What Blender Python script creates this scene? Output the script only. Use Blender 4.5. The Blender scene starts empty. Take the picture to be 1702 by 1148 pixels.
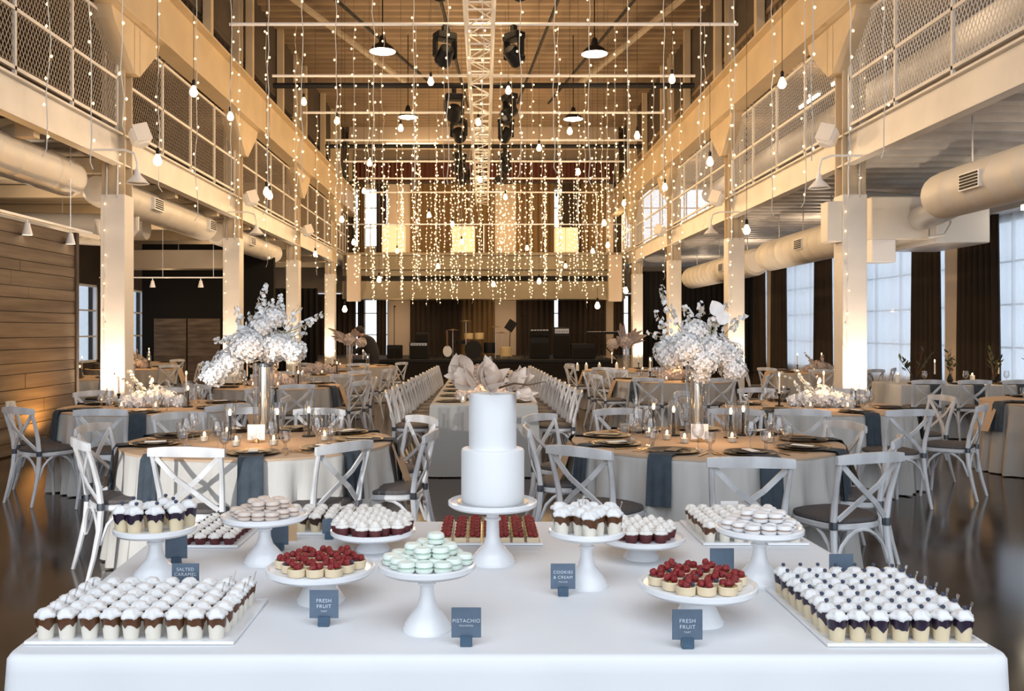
import bpy, math, random
from mathutils import Vector, Matrix
R = math.radians; PI = math.pi
rnd = random.Random(7)
sc = bpy.context.scene
C = sc.collection

# ---------------------------------------------------------------- camera, world, exposure, key lights
cam = bpy.data.cameras.new('camera'); camo = bpy.data.objects.new('camera', cam); C.objects.link(camo)
camo.location = (0, 0, 1.54); camo.rotation_euler = (PI/2, 0, 0)
cam.sensor_width = 36; cam.lens = 1488*36/1702
cam.shift_x = 47/1702; cam.shift_y = -25/1702
cam.clip_end = 200
sc.camera = camo
sc.view_settings.view_transform = 'Standard'; sc.view_settings.look = 'None'
sc.view_settings.gamma = 1; sc.view_settings.use_curve_mapping = False
sc.view_settings.exposure = 0.52
sc.cycles.use_denoising = True
sc.cycles.max_bounces = 6; sc.cycles.diffuse_bounces = 3; sc.cycles.glossy_bounces = 3
sc.cycles.transmission_bounces = 4; sc.cycles.transparent_max_bounces = 16
sc.cycles.sample_clamp_indirect = 4; sc.cycles.caustics_reflective = False; sc.cycles.caustics_refractive = False
w = bpy.data.worlds.new('world'); sc.world = w; w.use_nodes = True
bg = w.node_tree.nodes['Background']; bg.inputs[0].default_value = (.82, .90, 1, 1); bg.inputs[1].default_value = 1.55

WARM = (1, .66, .34); WARM2 = (1, .76, .54)
def lamp(kind, loc, power, color=WARM, radius=.03, target=None, angle=None, blend=.5, size=None):
    l = bpy.data.lights.new('lamp', kind); l.energy = power; l.color = color
    if kind in ('POINT', 'SPOT'): l.shadow_soft_size = radius
    if kind == 'SPOT': l.spot_size = R(angle); l.spot_blend = blend
    if kind == 'AREA': l.shape = 'RECTANGLE'; l.size, l.size_y = size
    if kind == 'SUN': l.angle = radius
    o = bpy.data.objects.new('lamp', l); C.objects.link(o); o.location = loc
    if target is not None:
        o.rotation_euler = (Vector(target)-Vector(loc)).to_track_quat('-Z', 'Y').to_euler()
    return o
# low evening sun through the entrance side, on the near left chairs
lamp('SPOT', (-5.0, -3.4, 2.0), 2400, (1, .96, .90), .05, (-1.82, 5.4, .52), 12.5, .10)
# added unseen overhead lamp, cool light brightening the dessert table
lamp('AREA', (.3, .6, 6.4), 88, (.88, .93, 1), 0, (0.1, 3.2, .7), size=(7, 3))
# lit string light field over the hall, small bulbs
for yy, pw in ((9, 110), (12.5, 200), (16, 260), (19.5, 260), (23, 260), (26.5, 260), (30, 300)):
    for xx in (-2.6, 2.6):
        lamp('POINT', (xx, yy, 4.7), pw*.36, WARM2 if yy < 14 else WARM, .05)
    lamp('POINT', (0, yy+1.5, 6.9), pw*.30, WARM, .05)
for xx in (-3.4, .9, 5.0):
    lamp('POINT', (xx, 34.6, 2.3), 16, WARM, .05); lamp('POINT', (xx, 34.6, 5.4), 34, WARM, .05)  # added warm lamps brightening the rear piers
# aisle lamps under and over the galleries
for yy in (10, 15, 20, 25.5, 31):
    for s in (-1, 1):
        lamp('POINT', (s*7.6, yy, 3.55), 24 if s < 0 else 26, WARM2, .05)
        lamp('POINT', (s*7.4, yy, 6.9), 26, WARM if s < 0 else WARM2, .06)

# ---------------------------------------------------------------- mesh helpers
class MB:
    def __init__(s): s.v = []; s.f = []
    def add(s, vs, fs, M=None):
        n = len(s.v)
        if M is not None: vs = [M @ Vector(p) for p in vs]
        s.v.extend([tuple(p) for p in vs]); s.f.extend([tuple(i+n for i in f) for f in fs])
        return s
    def box(s, x0, x1, y0, y1, z0, z1, M=None):
        vs = [(x0,y0,z0),(x1,y0,z0),(x1,y1,z0),(x0,y1,z0),(x0,y0,z1),(x1,y0,z1),(x1,y1,z1),(x0,y1,z1)]
        return s.add(vs, [(0,3,2,1),(4,5,6,7),(0,1,5,4),(1,2,6,5),(2,3,7,6),(3,0,4,7)], M)
    def bevbox(s, x0, x1, y0, y1, z0, z1, b, M=None):
        vs = []
        for z, k in ((z0, 1), (z0+b, 0), (z1-b, 0), (z1, 1)):
            X0, X1, Y0, Y1 = x0+b*k, x1-b*k, y0+b*k, y1-b*k
            for x, y in ((X0+b, Y0), (X1-b, Y0), (X1, Y0+b), (X1, Y1-b), (X1-b, Y1), (X0+b, Y1), (X0, Y1-b), (X0, Y0+b)):
                vs.append((x, y, z))
        fs = [tuple(reversed(range(8))), tuple(range(24, 32))]
        for r in range(3):
            for k in range(8): a = r*8+k; c = r*8+(k+1) % 8; fs.append((a, c, c+8, a+8))
        return s.add(vs, fs, M)
    def bar(s, p0, p1, w, h, up=(0, 0, 1)):
        p0 = Vector(p0); p1 = Vector(p1); d = (p1-p0); L = d.length; d.normalize()
        x = d.cross(Vector(up))
        if x.length < 1e-4: x = Vector((1, 0, 0))
        x.normalize(); z = x.cross(d)
        M = Matrix(((x.x, d.x, z.x, p0.x), (x.y, d.y, z.y, p0.y), (x.z, d.z, z.z, p0.z), (0, 0, 0, 1)))
        return s.box(-w/2, w/2, 0, L, -h/2, h/2, M)
    def tube(s, pts, r, n=6, cap=True, flat=1.0):
        pts = [Vector(p) for p in pts]; m = len(pts)
        rs = r if isinstance(r, (list, tuple)) else [r]*m
        vs = []; fs = []; ref = None
        for i, p in enumerate(pts):
            t = (pts[min(i+1, m-1)]-pts[max(i-1, 0)]).normalized()
            if ref is None:
                ref = Vector((0, 0, 1)) if abs(t.z) < .9 else Vector((0, 1, 0))
            a = t.cross(ref).normalized(); b = a.cross(t).normalized(); ref = b
            for k in range(n):
                q = 2*PI*k/n
                vs.append(p + a*math.cos(q)*rs[i]*flat + b*math.sin(q)*rs[i])
        for i in range(m-1):
            for k in range(n):
                c = i*n+k; d = i*n+(k+1) % n
                fs.append((c, d, d+n, c+n))
        if cap: fs.append(tuple(reversed(range(n)))); fs.append(tuple(range((m-1)*n, m*n)))
        return s.add(vs, fs)
    def lathe(s, prof, n=24, c=(0, 0, 0), M=None, wob=None, close=True):
        vs = []; fs = []
        for i, (r, z) in enumerate(prof):
            for k in range(n):
                a = 2*PI*k/n; q = r*(1+(wob(i, a) if wob else 0))
                vs.append((c[0]+q*math.cos(a), c[1]+q*math.sin(a), c[2]+z))
        for i in range(len(prof)-1):
            for k in range(n):
                a = i*n+k; b = i*n+(k+1) % n; fs.append((a, b, b+n, a+n))
        if close:
            if prof[0][0] > 1e-5: fs.append(tuple(reversed(range(n))))
            if prof[-1][0] > 1e-5: m = len(prof)-1; fs.append(tuple(range(m*n, m*n+n)))
        return s.add(vs, fs, M)
    def ball(s, c, r, n=8, m=5, sq=(1, 1, 1), bump=0, seed=0, M=None):
        vs = []; fs = []; q = random.Random(seed)
        for i in range(m+1):
            t = PI*i/m
            for k in range(n):
                a = 2*PI*(k+.5*(i % 2))/n; rr = r*(1+(q.uniform(-bump, bump) if bump else 0))
                vs.append((c[0]+rr*sq[0]*math.sin(t)*math.cos(a), c[1]+rr*sq[1]*math.sin(t)*math.sin(a), c[2]-rr*sq[2]*math.cos(t)))
        for i in range(m):
            for k in range(n):
                a = i*n+k; b = i*n+(k+1) % n; fs.append((a, b, b+n, a+n))
        return s.add(vs, fs, M)
    def octa(s, c, r):
        x, y, z = c
        return s.add([(x-r,y,z),(x+r,y,z),(x,y-r,z),(x,y+r,z),(x,y,z-r*1.3),(x,y,z+r*1.3)],
                     [(1,3,5),(3,0,5),(0,2,5),(2,1,5),(3,1,4),(0,3,4),(2,0,4),(1,2,4)])
    def petal(s, M, L, W, curl=.4, cup=.25, n=6, tip=1.0):
        vs = []; fs = []
        for i in range(n+1):
            t = i/n; ww = W*max(0, math.sin(PI*(t*.97+.02)**.85))**.85
            for j in range(5):
                u = (j-2)/2
                vs.append((u*ww/2, t*L*math.cos(curl*t), t*L*math.sin(curl*t) + cup*ww*u*u*(1-.3*t)))
        for i in range(n):
            for j in range(4): a = i*5+j; fs.append((a, a+1, a+6, a+5))
        return s.add(vs, fs, M)
    def mesh(s, name, mt, smooth=35):
        m = bpy.data.meshes.new(name); m.from_pydata(s.v, [], s.f)
        if mt: m.materials.append(mt)
        if smooth:
            m.polygons.foreach_set('use_smooth', [True]*len(m.polygons)); m.set_sharp_from_angle(angle=R(smooth))
        return m

def link(name, mesh, parent=None, loc=(0, 0, 0), rot=(0, 0, 0), scale=None):
    o = bpy.data.objects.new(name, mesh); C.objects.link(o); o.location = loc; o.rotation_euler = rot
    if scale: o.scale = scale if isinstance(scale, (tuple, list)) else (scale,)*3
    if parent: o.parent = parent
    return o
def obj(name, mb, mt, parent=None, smooth=35, **k):
    return link(name, mb.mesh(name, mt, smooth), parent, **k)
def tag(o, label=None, cat=None, group=None, kind=None):
    if label:
        o['label'] = label
        n = len(label.split())
        if n < 4 or n > 16: print('LABEL LENGTH', n, label)
    if cat: o['category'] = cat
    if group: o['group'] = group
    if kind: o['kind'] = kind
    return o
def struct(name, mb, mt, parent=None, smooth=35):
    o = obj(name, mb, mt, parent, smooth)
    if parent is None: o['kind'] = 'structure'
    return o
def sempty(name, loc=(0, 0, 0)):
    o = link(name, None, None, loc); o['kind'] = 'structure'; return o
# a kind of thing: parts = [(name, mesh, [sub-parts], extra)], shared by every copy
def spawn(name, parts, loc, rz=0, label=None, cat=None, group=None, scale=None, rot=None):
    if len(parts) == 1 and not parts[0][2]:
        o = link(name, parts[0][1], None, loc, rot or (0, 0, rz), scale)
    else:
        o = link(name, None, None, loc, rot or (0, 0, rz), scale); o.empty_display_size = .1
        for p in parts:
            c = link(p[0], p[1], o)
            if len(p) > 3 and p[3]:
                for a, b in p[3].items(): c[a] = b
            for q in p[2]:
                d = link(q[0], q[1], c)
                if len(q) > 2 and q[2]:
                    for a, b in q[2].items(): d[a] = b
    return tag(o, label, cat, group)
ORD = ['first','second','third','fourth','fifth','sixth','seventh','eighth','ninth','tenth','eleventh','twelfth','thirteenth','fourteenth','fifteenth','sixteenth','seventeenth','eighteenth','nineteenth','twentieth','twenty-first','twenty-second','twenty-third','twenty-fourth','twenty-fifth','twenty-sixth','twenty-seventh','twenty-eighth','twenty-ninth','thirtieth','thirty-first','thirty-second','thirty-third','thirty-fourth','thirty-fifth','thirty-sixth','thirty-seventh','thirty-eighth','thirty-ninth','fortieth','forty-first','forty-second','forty-third','forty-fourth','forty-fifth','forty-sixth','forty-seventh','forty-eighth']

# ---------------------------------------------------------------- materials
def mat(name, col, rough=.6, metal=0, var=0, vscale=8, bump=0, bscale=40, spec=.5, col2=None, stretch=None, coord='Object', emit=0, ecol=None, trans=0, sheen=0, rvar=0, alpha=None, sss=0):
    m = bpy.data.materials.new(name); m.use_nodes = True; nt = m.node_tree; N = nt.nodes; L = nt.links
    b = N['Principled BSDF']; b.inputs['Base Color'].default_value = (*col, 1); b.inputs['Roughness'].default_value = rough
    b.inputs['Metallic'].default_value = metal; b.inputs['Specular IOR Level'].default_value = spec
    if emit: b.inputs['Emission Color'].default_value = (*(ecol or col), 1); b.inputs['Emission Strength'].default_value = emit
    if trans: b.inputs['Transmission Weight'].default_value = trans
    if sss: b.inputs['Subsurface Weight'].default_value = sss; b.inputs['Subsurface Radius'].default_value = (.01, .008, .006)
    if var or bump or rvar:
        tc = N.new('ShaderNodeTexCoord'); mp = N.new('ShaderNodeMapping'); L.new(tc.outputs[coord], mp.inputs[0])
        if stretch: mp.inputs['Scale'].default_value = stretch
        nz = N.new('ShaderNodeTexNoise'); nz.inputs['Scale'].default_value = vscale; nz.inputs['Detail'].default_value = 6; L.new(mp.outputs[0], nz.inputs['Vector'])
        if var:
            rp = N.new('ShaderNodeValToRGB'); c2 = col2 or tuple(c*(1-var) for c in col)
            rp.color_ramp.elements[0].position = .35; rp.color_ramp.elements[1].position = .65
            rp.color_ramp.elements[0].color = (*c2, 1); rp.color_ramp.elements[1].color = (*col, 1)
            L.new(nz.outputs['Fac'], rp.inputs[0]); L.new(rp.outputs[0], b.inputs['Base Color'])
        if rvar:
            mr = N.new('ShaderNodeMapRange'); mr.inputs['To Min'].default_value = rough-rvar; mr.inputs['To Max'].default_value = rough+rvar
            L.new(nz.outputs['Fac'], mr.inputs['Value']); L.new(mr.outputs[0], b.inputs['Roughness'])
        if bump:
            n2 = N.new('ShaderNodeTexNoise'); n2.inputs['Scale'].default_value = bscale; n2.inputs['Detail'].default_value = 4; L.new(mp.outputs[0], n2.inputs['Vector'])
            bp = N.new('ShaderNodeBump'); bp.inputs['Strength'].default_value = bump; bp.inputs['Distance'].default_value = .01
            L.new(n2.outputs['Fac'], bp.inputs['Height']); L.new(bp.outputs[0], b.inputs['Normal'])
    return m
def glass_mat(name, tint=(1, 1, 1), refl=.12):
    m = bpy.data.materials.new(name); m.use_nodes = True; nt = m.node_tree; N = nt.nodes; L = nt.links
    N.remove(N['Principled BSDF']); out = N['Material Output']
    t = N.new('ShaderNodeBsdfTransparent'); t.inputs[0].default_value = (*tint, 1)
    g = N.new('ShaderNodeBsdfGlossy'); g.inputs['Roughness'].default_value = .03
    lw = N.new('ShaderNodeLayerWeight'); lw.inputs[0].default_value = .35
    mr = N.new('ShaderNodeMapRange'); mr.inputs['To Min'].default_value = refl*.5; mr.inputs['To Max'].default_value = .85
    mx = N.new('ShaderNodeMixShader'); L.new(lw.outputs['Facing'], mr.inputs['Value']); L.new(mr.outputs[0], mx.inputs[0])
    L.new(t.outputs[0], mx.inputs[1]); L.new(g.outputs[0], mx.inputs[2]); L.new(mx.outputs[0], out.inputs[0])
    return m
def sheer_mat(name):
    m = bpy.data.materials.new(name); m.use_nodes = True; nt = m.node_tree; N = nt.nodes; L = nt.links
    N.remove(N['Principled BSDF']); out = N['Material Output']
    t = N.new('ShaderNodeBsdfTransparent'); t.inputs[0].default_value = (.95, .97, 1, 1)
    u = N.new('ShaderNodeBsdfTranslucent'); u.inputs[0].default_value = (.95, .96, .98, 1)
    d = N.new('ShaderNodeBsdfDiffuse'); d.inputs[0].default_value = (.75, .78, .82, 1)
    a = N.new('ShaderNodeMixShader'); a.inputs[0].default_value = .2; L.new(u.outputs[0], a.inputs[1]); L.new(d.outputs[0], a.inputs[2])
    x = N.new('ShaderNodeMixShader'); x.inputs[0].default_value = .62; L.new(t.outputs[0], x.inputs[1]); L.new(a.outputs[0], x.inputs[2]); L.new(x.outputs[0], out.inputs[0])
    return m
def glow(name, col, k):
    m = bpy.data.materials.new(name); m.use_nodes = True; nt = m.node_tree; N = nt.nodes
    N.remove(N['Principled BSDF']); e = N.new('ShaderNodeEmission'); e.inputs[0].default_value = (*col, 1); e.inputs[1].default_value = k
    nt.links.new(e.outputs[0], N['Material Output'].inputs[0]); m.cycles.emission_sampling = 'NONE'
    return m
M = dict(
 linen=mat('white linen', (.79, .80, .82), .8, bump=.12, bscale=9, spec=.2),
 china=mat('white ceramic', (.83, .84, .86), .18, spec=.5),
 icing=mat('white icing', (.80, .81, .82), .5, bump=.05, bscale=60, spec=.3),
 chair=mat('whitewashed wood', (.68, .69, .71), .5, var=.35, vscale=9, col2=(.50, .50, .51), bump=.1, stretch=(1, 1, .4)),
 cushion=mat('charcoal seat pad', (.10, .088, .085), .75, var=.2, vscale=60, bump=.2, bscale=200),
 joint=mat('dark metal bracket', (.10, .11, .13), .4, .6),
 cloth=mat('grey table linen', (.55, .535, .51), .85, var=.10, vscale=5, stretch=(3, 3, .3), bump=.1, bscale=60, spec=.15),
 tan=mat('tan warm-lit linen', (.50, .365, .255), .85, bump=.1, bscale=60, spec=.15),
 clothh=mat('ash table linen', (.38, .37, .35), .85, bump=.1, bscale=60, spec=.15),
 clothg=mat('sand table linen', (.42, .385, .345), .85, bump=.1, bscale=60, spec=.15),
 napkin=mat('slate napkin', (.06, .077, .097), .85, var=.2, vscale=20, spec=.2),
 floor=mat('polished concrete', (.070, .046, .030), .13, var=.5, vscale=1.3, col2=(.030, .021, .015), rvar=.06, bump=.02, bscale=6, spec=.55),
 paint=mat('cream paint', (.80, .755, .69), .5, var=.10, vscale=2, spec=.3),
 beam=mat('cream steel paint', (.62, .50, .34), .5, var=.12, vscale=1.5, spec=.3),
 deck=mat('painted steel deck', (.46, .39, .30), .5, var=.15, vscale=1, spec=.3),
 deckg=mat('galvanised deck', (.60, .57, .53), .55, 0, var=.2, vscale=3, spec=.3),
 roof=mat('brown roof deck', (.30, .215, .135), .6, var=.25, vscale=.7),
 duct=mat('cream duct', (.76, .71, .63), .5, 0, spec=.4),
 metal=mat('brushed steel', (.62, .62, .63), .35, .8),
 whitem=mat('white enamel', (.80, .80, .80), .3),
 black=mat('black', (.008, .008, .009), .6, spec=.25),
 blackc=mat('black drape', (.016, .015, .014), .9, spec=.1),
 curtain=mat('dark brown curtain', (.062, .046, .035), .9, var=.25, vscale=3, stretch=(1, 1, .1), spec=.1),
 curtain2=mat('golden brown curtain', (.20, .13, .065), .9, spec=.1),
 red=mat('rust fabric', (.12, .035, .02), .85),
 wall=mat('warm plaster', (.42, .34, .26), .8, var=.1, vscale=.6),
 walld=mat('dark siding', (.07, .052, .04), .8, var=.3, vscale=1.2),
 pier=mat('pale pier plaster', (.60, .50, .40), .7),
 plank=mat('weathered plank', (.17, .125, .085), .65, var=.5, vscale=1.6, col2=(.085, .055, .035), stretch=(1, .35, 6), bump=.25, bscale=12, coord='Object'),
 sheer=sheer_mat('sheer curtain'), glass=glass_mat('clear glass', (.97, .97, .97), .30), wglass=glass_mat('window glass', (.92, .95, .98), .1),
 bulb=glow('fairy bulb', (1, .66, .30), 5.5), edison=glow('edison bulb', (1, .74, .42), 7), flame=glow('candle flame', (1, .62, .25), 9),
 lampin=glow('lamp inside', (1, .85, .62), 6), uplit=glow('uplight lens', (1, .85, .6), 8), tubeg=glow('tube lamp', (1, .7, .36), 2.6),
 wire=mat('white cable', (.70, .66, .58), .5), cord=mat('black cord', (.02, .02, .02), .6),
 amber=glass_mat('bulb glass', (1, .86, .62), .1),
 card=mat('slate card', (.105, .15, .21), .6, var=.12, vscale=30), ink=mat('pale ink', (.62, .68, .75), .6), holder=mat('slate acrylic', (.055, .10, .155), .25),
 kraft=mat('kraft card', (.55, .36, .20), .8), paper=mat('white card', (.78, .77, .75), .7),
 plate=mat('dark charger', (.018, .013, .011), .42, spec=.35), plate2=mat('pale plate', (.58, .53, .48), .35), gold=mat('brass', (.42, .27, .12), .3, .9),
 cream=mat('whipped cream', (.81, .805, .80), .5, sss=.1, spec=.3), creamw=mat('ivory frosting', (.83, .79, .74), .55, spec=.25),
 custard=mat('vanilla custard', (.74, .62, .42), .45, spec=.4), panna=mat('pale pudding', (.80, .745, .65), .45, spec=.4),
 caramel=mat('caramel sauce', (.10, .038, .014), .25, spec=.5), berry=mat('blueberry compote', (.022, .012, .03), .2, spec=.6),
 burg=mat('burgundy cake', (.115, .018, .022), .6, var=.3, vscale=60, bump=.3, bscale=200), choc=mat('dark chocolate', (.035, .016, .011), .4),
 mint=mat('mint macaron', (.78, .85, .78), .6), mintf=mat('mint filling', (.48, .62, .52), .6),
 beige=mat('beige macaron', (.70, .60, .53), .6), beigef=mat('beige filling', (.42, .31, .25), .6), snow=mat('white macaron', (.80, .78, .77), .6),
 rasp=mat('raspberry', (.30, .018, .022), .35, var=.4, vscale=120, bump=.4, bscale=300), blue=mat('blueberry', (.035, .05, .10), .45),
 pastry=mat('pastry case', (.78, .64, .44), .6), pist=mat('pistachio crumb', (.40, .27, .08), .7, bump=.6, bscale=200), spoon=glass_mat('clear plastic', (.95, .95, .95), .3),
 petal=mat('dusty petal', (.74, .58, .46), .6, var=.18, vscale=12, sss=.1), twig=mat('brown stem', (.10, .05, .025), .7),
 bloom=mat('white bloom', (.90, .91, .92), .7, var=.12, vscale=25, sss=.1), bloomp=mat('blush bloom', (.62, .52, .46), .7, var=.2, vscale=20),
 leaf=mat('dark leaf', (.035, .05, .02), .6), leafg=mat('pale green leaf', (.28, .27, .13), .6), wax=mat('candle wax', (.85, .78, .66), .5, sss=.2),
 skin=mat('skin', (.45, .28, .20), .6), suit=mat('black suit', (.012, .012, .014), .8), hair=mat('dark hair', (.02, .013, .01), .7), shirt=mat('white shirt', (.7, .7, .7), .8),
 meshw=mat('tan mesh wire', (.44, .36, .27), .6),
 mirror=mat('reflection metal', (.75, .70, .62), .15, .9),
 khaki=mat('khaki plaster', (.30, .255, .18), .8, var=.1, vscale=1),
 lens=mat('dark lens', (.03, .03, .05), .08), lantern=mat('pale lantern fabric', (.80, .66, .46), .8, emit=.35, ecol=(1, .72, .4)),
 dial=mat('silver panel', (.35, .35, .36), .4, .5), drum=mat('cream drum shell', (.55, .42, .22), .4), cymbal=mat('cymbal bronze', (.45, .33, .16), .3, .9),
)
# ================================================================ THE HALL
YB = 36.2                                   # back wall
COLY = (13.2, 19.4, 25.6, 31.8)
o = struct('floor', MB().box(-10.6, 10.6, -9, YB+.3, -.1, 0), M['floor'], smooth=0)
def corrug(x0, x1, y0, y1, z, pitch, depth, up=.35):
    b = MB(); y = y0; prof = []
    while y < y1:
        prof += [(y, z), (y+pitch*up, z), (y+pitch*.5, z+depth), (y+pitch*(.5+up), z+depth)]; y += pitch
    prof.append((y1, z))
    vs = []
    for (y, zz) in prof: vs += [(x0, y, zz), (x1, y, zz)]
    b.add(vs, [(2*i, 2*i+1, 2*i+3, 2*i+2) for i in range(len(prof)-1)])
    return b
rb = corrug(-5.6, 5.6, -2, YB, 9.4, .42, .12); rb.box(-5.6, 5.6, -2, YB, 9.6, 9.8)
struct('ceiling', rb, M['roof'], smooth=0)
for s, nm in ((-1, 'left'), (1, 'right')):
    x0, x1 = (-10.6, -5.2) if s < 0 else (5.2, 10.6)
    x0, x1 = (-10.6, -5.46) if s < 0 else (5.46, 10.6); b = corrug(x0, x1, -2, YB, 4.10, .50, .15); b.box(x0, x1, -2, YB, 4.26, 4.40)
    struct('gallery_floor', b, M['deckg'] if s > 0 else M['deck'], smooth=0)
    b = corrug(x0, x1, -2, YB, 7.5, .3, .09); b.box(x0, x1, -2, YB, 7.65, 7.75)
    struct('gallery_ceiling', b, M['roof'] if s > 0 else M['walld'], smooth=0)  # left ceiling darker: shade of the upper zone put into its colour
    if s < 0:
        for k in range(11): struct('joist', MB().box(-10.3, -5.48, 8.4+2.5*k, 8.55+2.5*k, 3.9, 4.12), M['beam'], smooth=0)
    # upper clerestory wall above the crane beam
    b = MB(); b.box(s*5.45, s*5.6, -2, YB, 7.75, 9.6) if s > 0 else b.box(-5.6, -5.45, -2, YB, 7.75, 9.6)
    struct('trim_'+('1' if s < 0 else '2'), b, M['walld'], smooth=0)

def wall_y(name, x, t, y0, y1, z0, z1, holes, m):
    # wall in the y-z plane with rectangular holes (a, b, zlo, zhi)
    b = MB(); ys = sorted({y0, y1, *[h[0] for h in holes], *[h[1] for h in holes]}); zs = sorted({z0, z1, *[h[2] for h in holes], *[h[3] for h in holes]})
    for i in range(len(ys)-1):
        for j in range(len(zs)-1):
            cy, cz = (ys[i]+ys[i+1])/2, (zs[j]+zs[j+1])/2
            if not any(h[0] < cy < h[1] and h[2] < cz < h[3] for h in holes): b.box(x, x+t, ys[i], ys[i+1], zs[j], zs[j+1])
    return struct(name, b, m, smooth=0)
def wall_x(name, y, t, x0, x1, z0, z1, holes, m):
    b = MB(); xs = sorted({x0, x1, *[h[0] for h in holes], *[h[1] for h in holes]}); zs = sorted({z0, z1, *[h[2] for h in holes], *[h[3] for h in holes]})
    for i in range(len(xs)-1):
        for j in range(len(zs)-1):
            cx, cz = (xs[i]+xs[i+1])/2, (zs[j]+zs[j+1])/2
            if not any(h[0] < cx < h[1] and h[2] < cz < h[3] for h in holes): b.box(xs[i], xs[i+1], y, y+t, zs[j], zs[j+1])
    return struct(name, b, m, smooth=0)
WN = [0]
def window(axis, p, a, b_, z0, z1, nv=2, nh=4):
    # axis 'y': window lies along y at x = p ; axis 'x': along x at y = p
    WN[0] += 1; r = sempty('window_%d' % WN[0])
    def bx(mb, u0, u1, v0, v1, d=.05):
        mb.box(p-d, p+d, u0, u1, v0, v1) if axis == 'y' else mb.box(u0, u1, p-d, p+d, v0, v1)
    f = MB(); w_ = .06
    bx(f, a, a+w_, z0, z1); bx(f, b_-w_, b_, z0, z1); bx(f, a, b_, z0, z0+w_); bx(f, a, b_, z1-w_, z1)
    for i in range(1, nv): u = a+(b_-a)*i/nv; bx(f, u-.02, u+.02, z0, z1, .03)
    for j in range(1, nh): v = z0+(z1-z0)*j/nh; bx(f, a, b_, v-.02, v+.02, .03)
    obj('window_frame', f, M['whitem'], r, 0)
    g = MB(); bx(g, a, b_, z0, z1, .006); obj('pane', g, M['wglass'], r, 0)
PY = [13.35+6.15*k for k in range(-2, 5)]
RP = [7.1, 13.2, 19.25, 25.4, 31.55]
holes = [(p+.32, q-.32, .35, 3.75) for p, q in zip(RP, RP[1:]+[YB+1]) if q <= YB] + [(31.9, 35.6, .35, 3.75)]
uph = [(h[0]+.2, h[1]-.2, 5.0, 7.1) for h in holes]
wall_y('wall_right', 10.3, .3, -3, YB, 0, 9.6, holes+uph, M['wall'])
for h in holes: window('y', 10.4, *h, nv=4, nh=4)
for h in uph: window('y', 10.4, *h, nv=4, nh=3)
lholes = [(21.4, 24.0, .7, 2.75), (25.35, 27.3, .7, 2.75)]
wall_y('wall_left', -10.6, .3, -3, YB, 0, 9.6, lholes, M['walld'])  # dark colour carries the shade of the upper left gallery
for h in lholes: window('y', -10.4, *h, nv=2, nh=3)
# back wall: pale piers between tall windows, two storeys
piers = [(-8.6, -7.7), (-3.85, -2.9), (.43, 1.32), (4.74, 5.3), (9.2, 10.3)]
bh = []
for lo, hi in ((.5, 3.1), (4.9, 7.3)):
    for p, q in zip(piers, piers[1:]): bh.append((p[1]+(.0 if p[1] > -4 else 0), q[0], lo, hi))
wall_x('wall_back', YB, .3, -10.6, 10.6, 0, 9.6, bh, M['wall'])
for h in bh: window('x', YB+.12, *h, nv=4, nh=3)
for p in piers:
    b = MB(); b.box(p[0], p[1], YB-.18, YB, 0, 7.45); struct('pier', b, M['pier'], smooth=0)
# weathered plank box wall on the left, planks one by one
pw = sempty('plank_wall')
b = MB().box(-5.95, -5.80, 4.0, 12.62, 0, 2.9); b.box(-10.3, -5.95, 12.5, 12.62, 0, 2.9); obj('wall_core', b, M['walld'], pw, 0)
z = .02; k = 0
while z < 2.88:
    h = (.148, .19, .135, .17)[k % 4]; off = rnd.uniform(0, 2)
    ys = [4.0]; y = 4.0+1.2+off
    while y < 12.2: ys.append(y); y += rnd.uniform(2.2, 3.2)
    ys.append(12.66)
    for y0, y1 in zip(ys, ys[1:]):
        d = rnd.uniform(0, .014); zt = min(z+h-.008, 2.9)
        obj('plank', MB().box(-5.80, -5.775+d, y0+.002, y1-.002, z, zt), M['plank'], pw, 0)
    z += h; k += 1
obj('corner_post', MB().box(-5.97, -5.74, 12.62, 12.70, 0, 2.92), M['walld'], pw, 0)

# ---- columns, boxed below, steel above
def column(s, y):
    c = sempty('column', (s*5.475, y+.175, 0))
    b = MB(); b.bevbox(-.18, .18, -.175, .175, 0, 3.55, .008); obj('shroud', b, M['paint'], c)
    b = MB(); b.box(-.20, .20, -.195, .195, 0, .10); obj('plinth', b, M['paint'], c)
    b = MB(); b.box(-.17, .17, -.15, -.125, 3.4, 9.5); b.box(-.17, .17, .125, .15, 3.4, 9.5); b.box(-.012, .012, -.13, .13, 3.4, 9.5)
    obj('steel_shaft', b, M['beam'], c, 0)
    for dx in (-.09, .07): obj('conduit', MB().tube([(dx, -.17, 3.5), (dx, -.17, 6.2)], .018, 6), M['metal'], c)
    # haunch under the crane beam
    obj('haunch_plate', MB().box(min(0, -s*.30), max(0, -s*.30), -.11, .11, 5.35, 6.1), M['beam'], c, 0)
    for d in (-1, 1):
        b = MB(); hx = -s*.30; v = [(hx, d*.10, 5.35), (hx, d*.10, 6.1), (hx, d*.95, 6.1), (hx, d*.85, 5.92), (0, d*.10, 5.35), (0, d*.10, 6.1), (0, d*.95, 6.1), (0, d*.85, 5.92)]
        b.add(v, [(0, 1, 2, 3), (7, 6, 5, 4), (0, 3, 7, 4), (3, 2, 6, 7), (1, 5, 6, 2)]); obj('haunch', b, M['beam'], c, 0)
for y in COLY+(7.0,):
    for s in (-1, 1): column(s, y)
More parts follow.
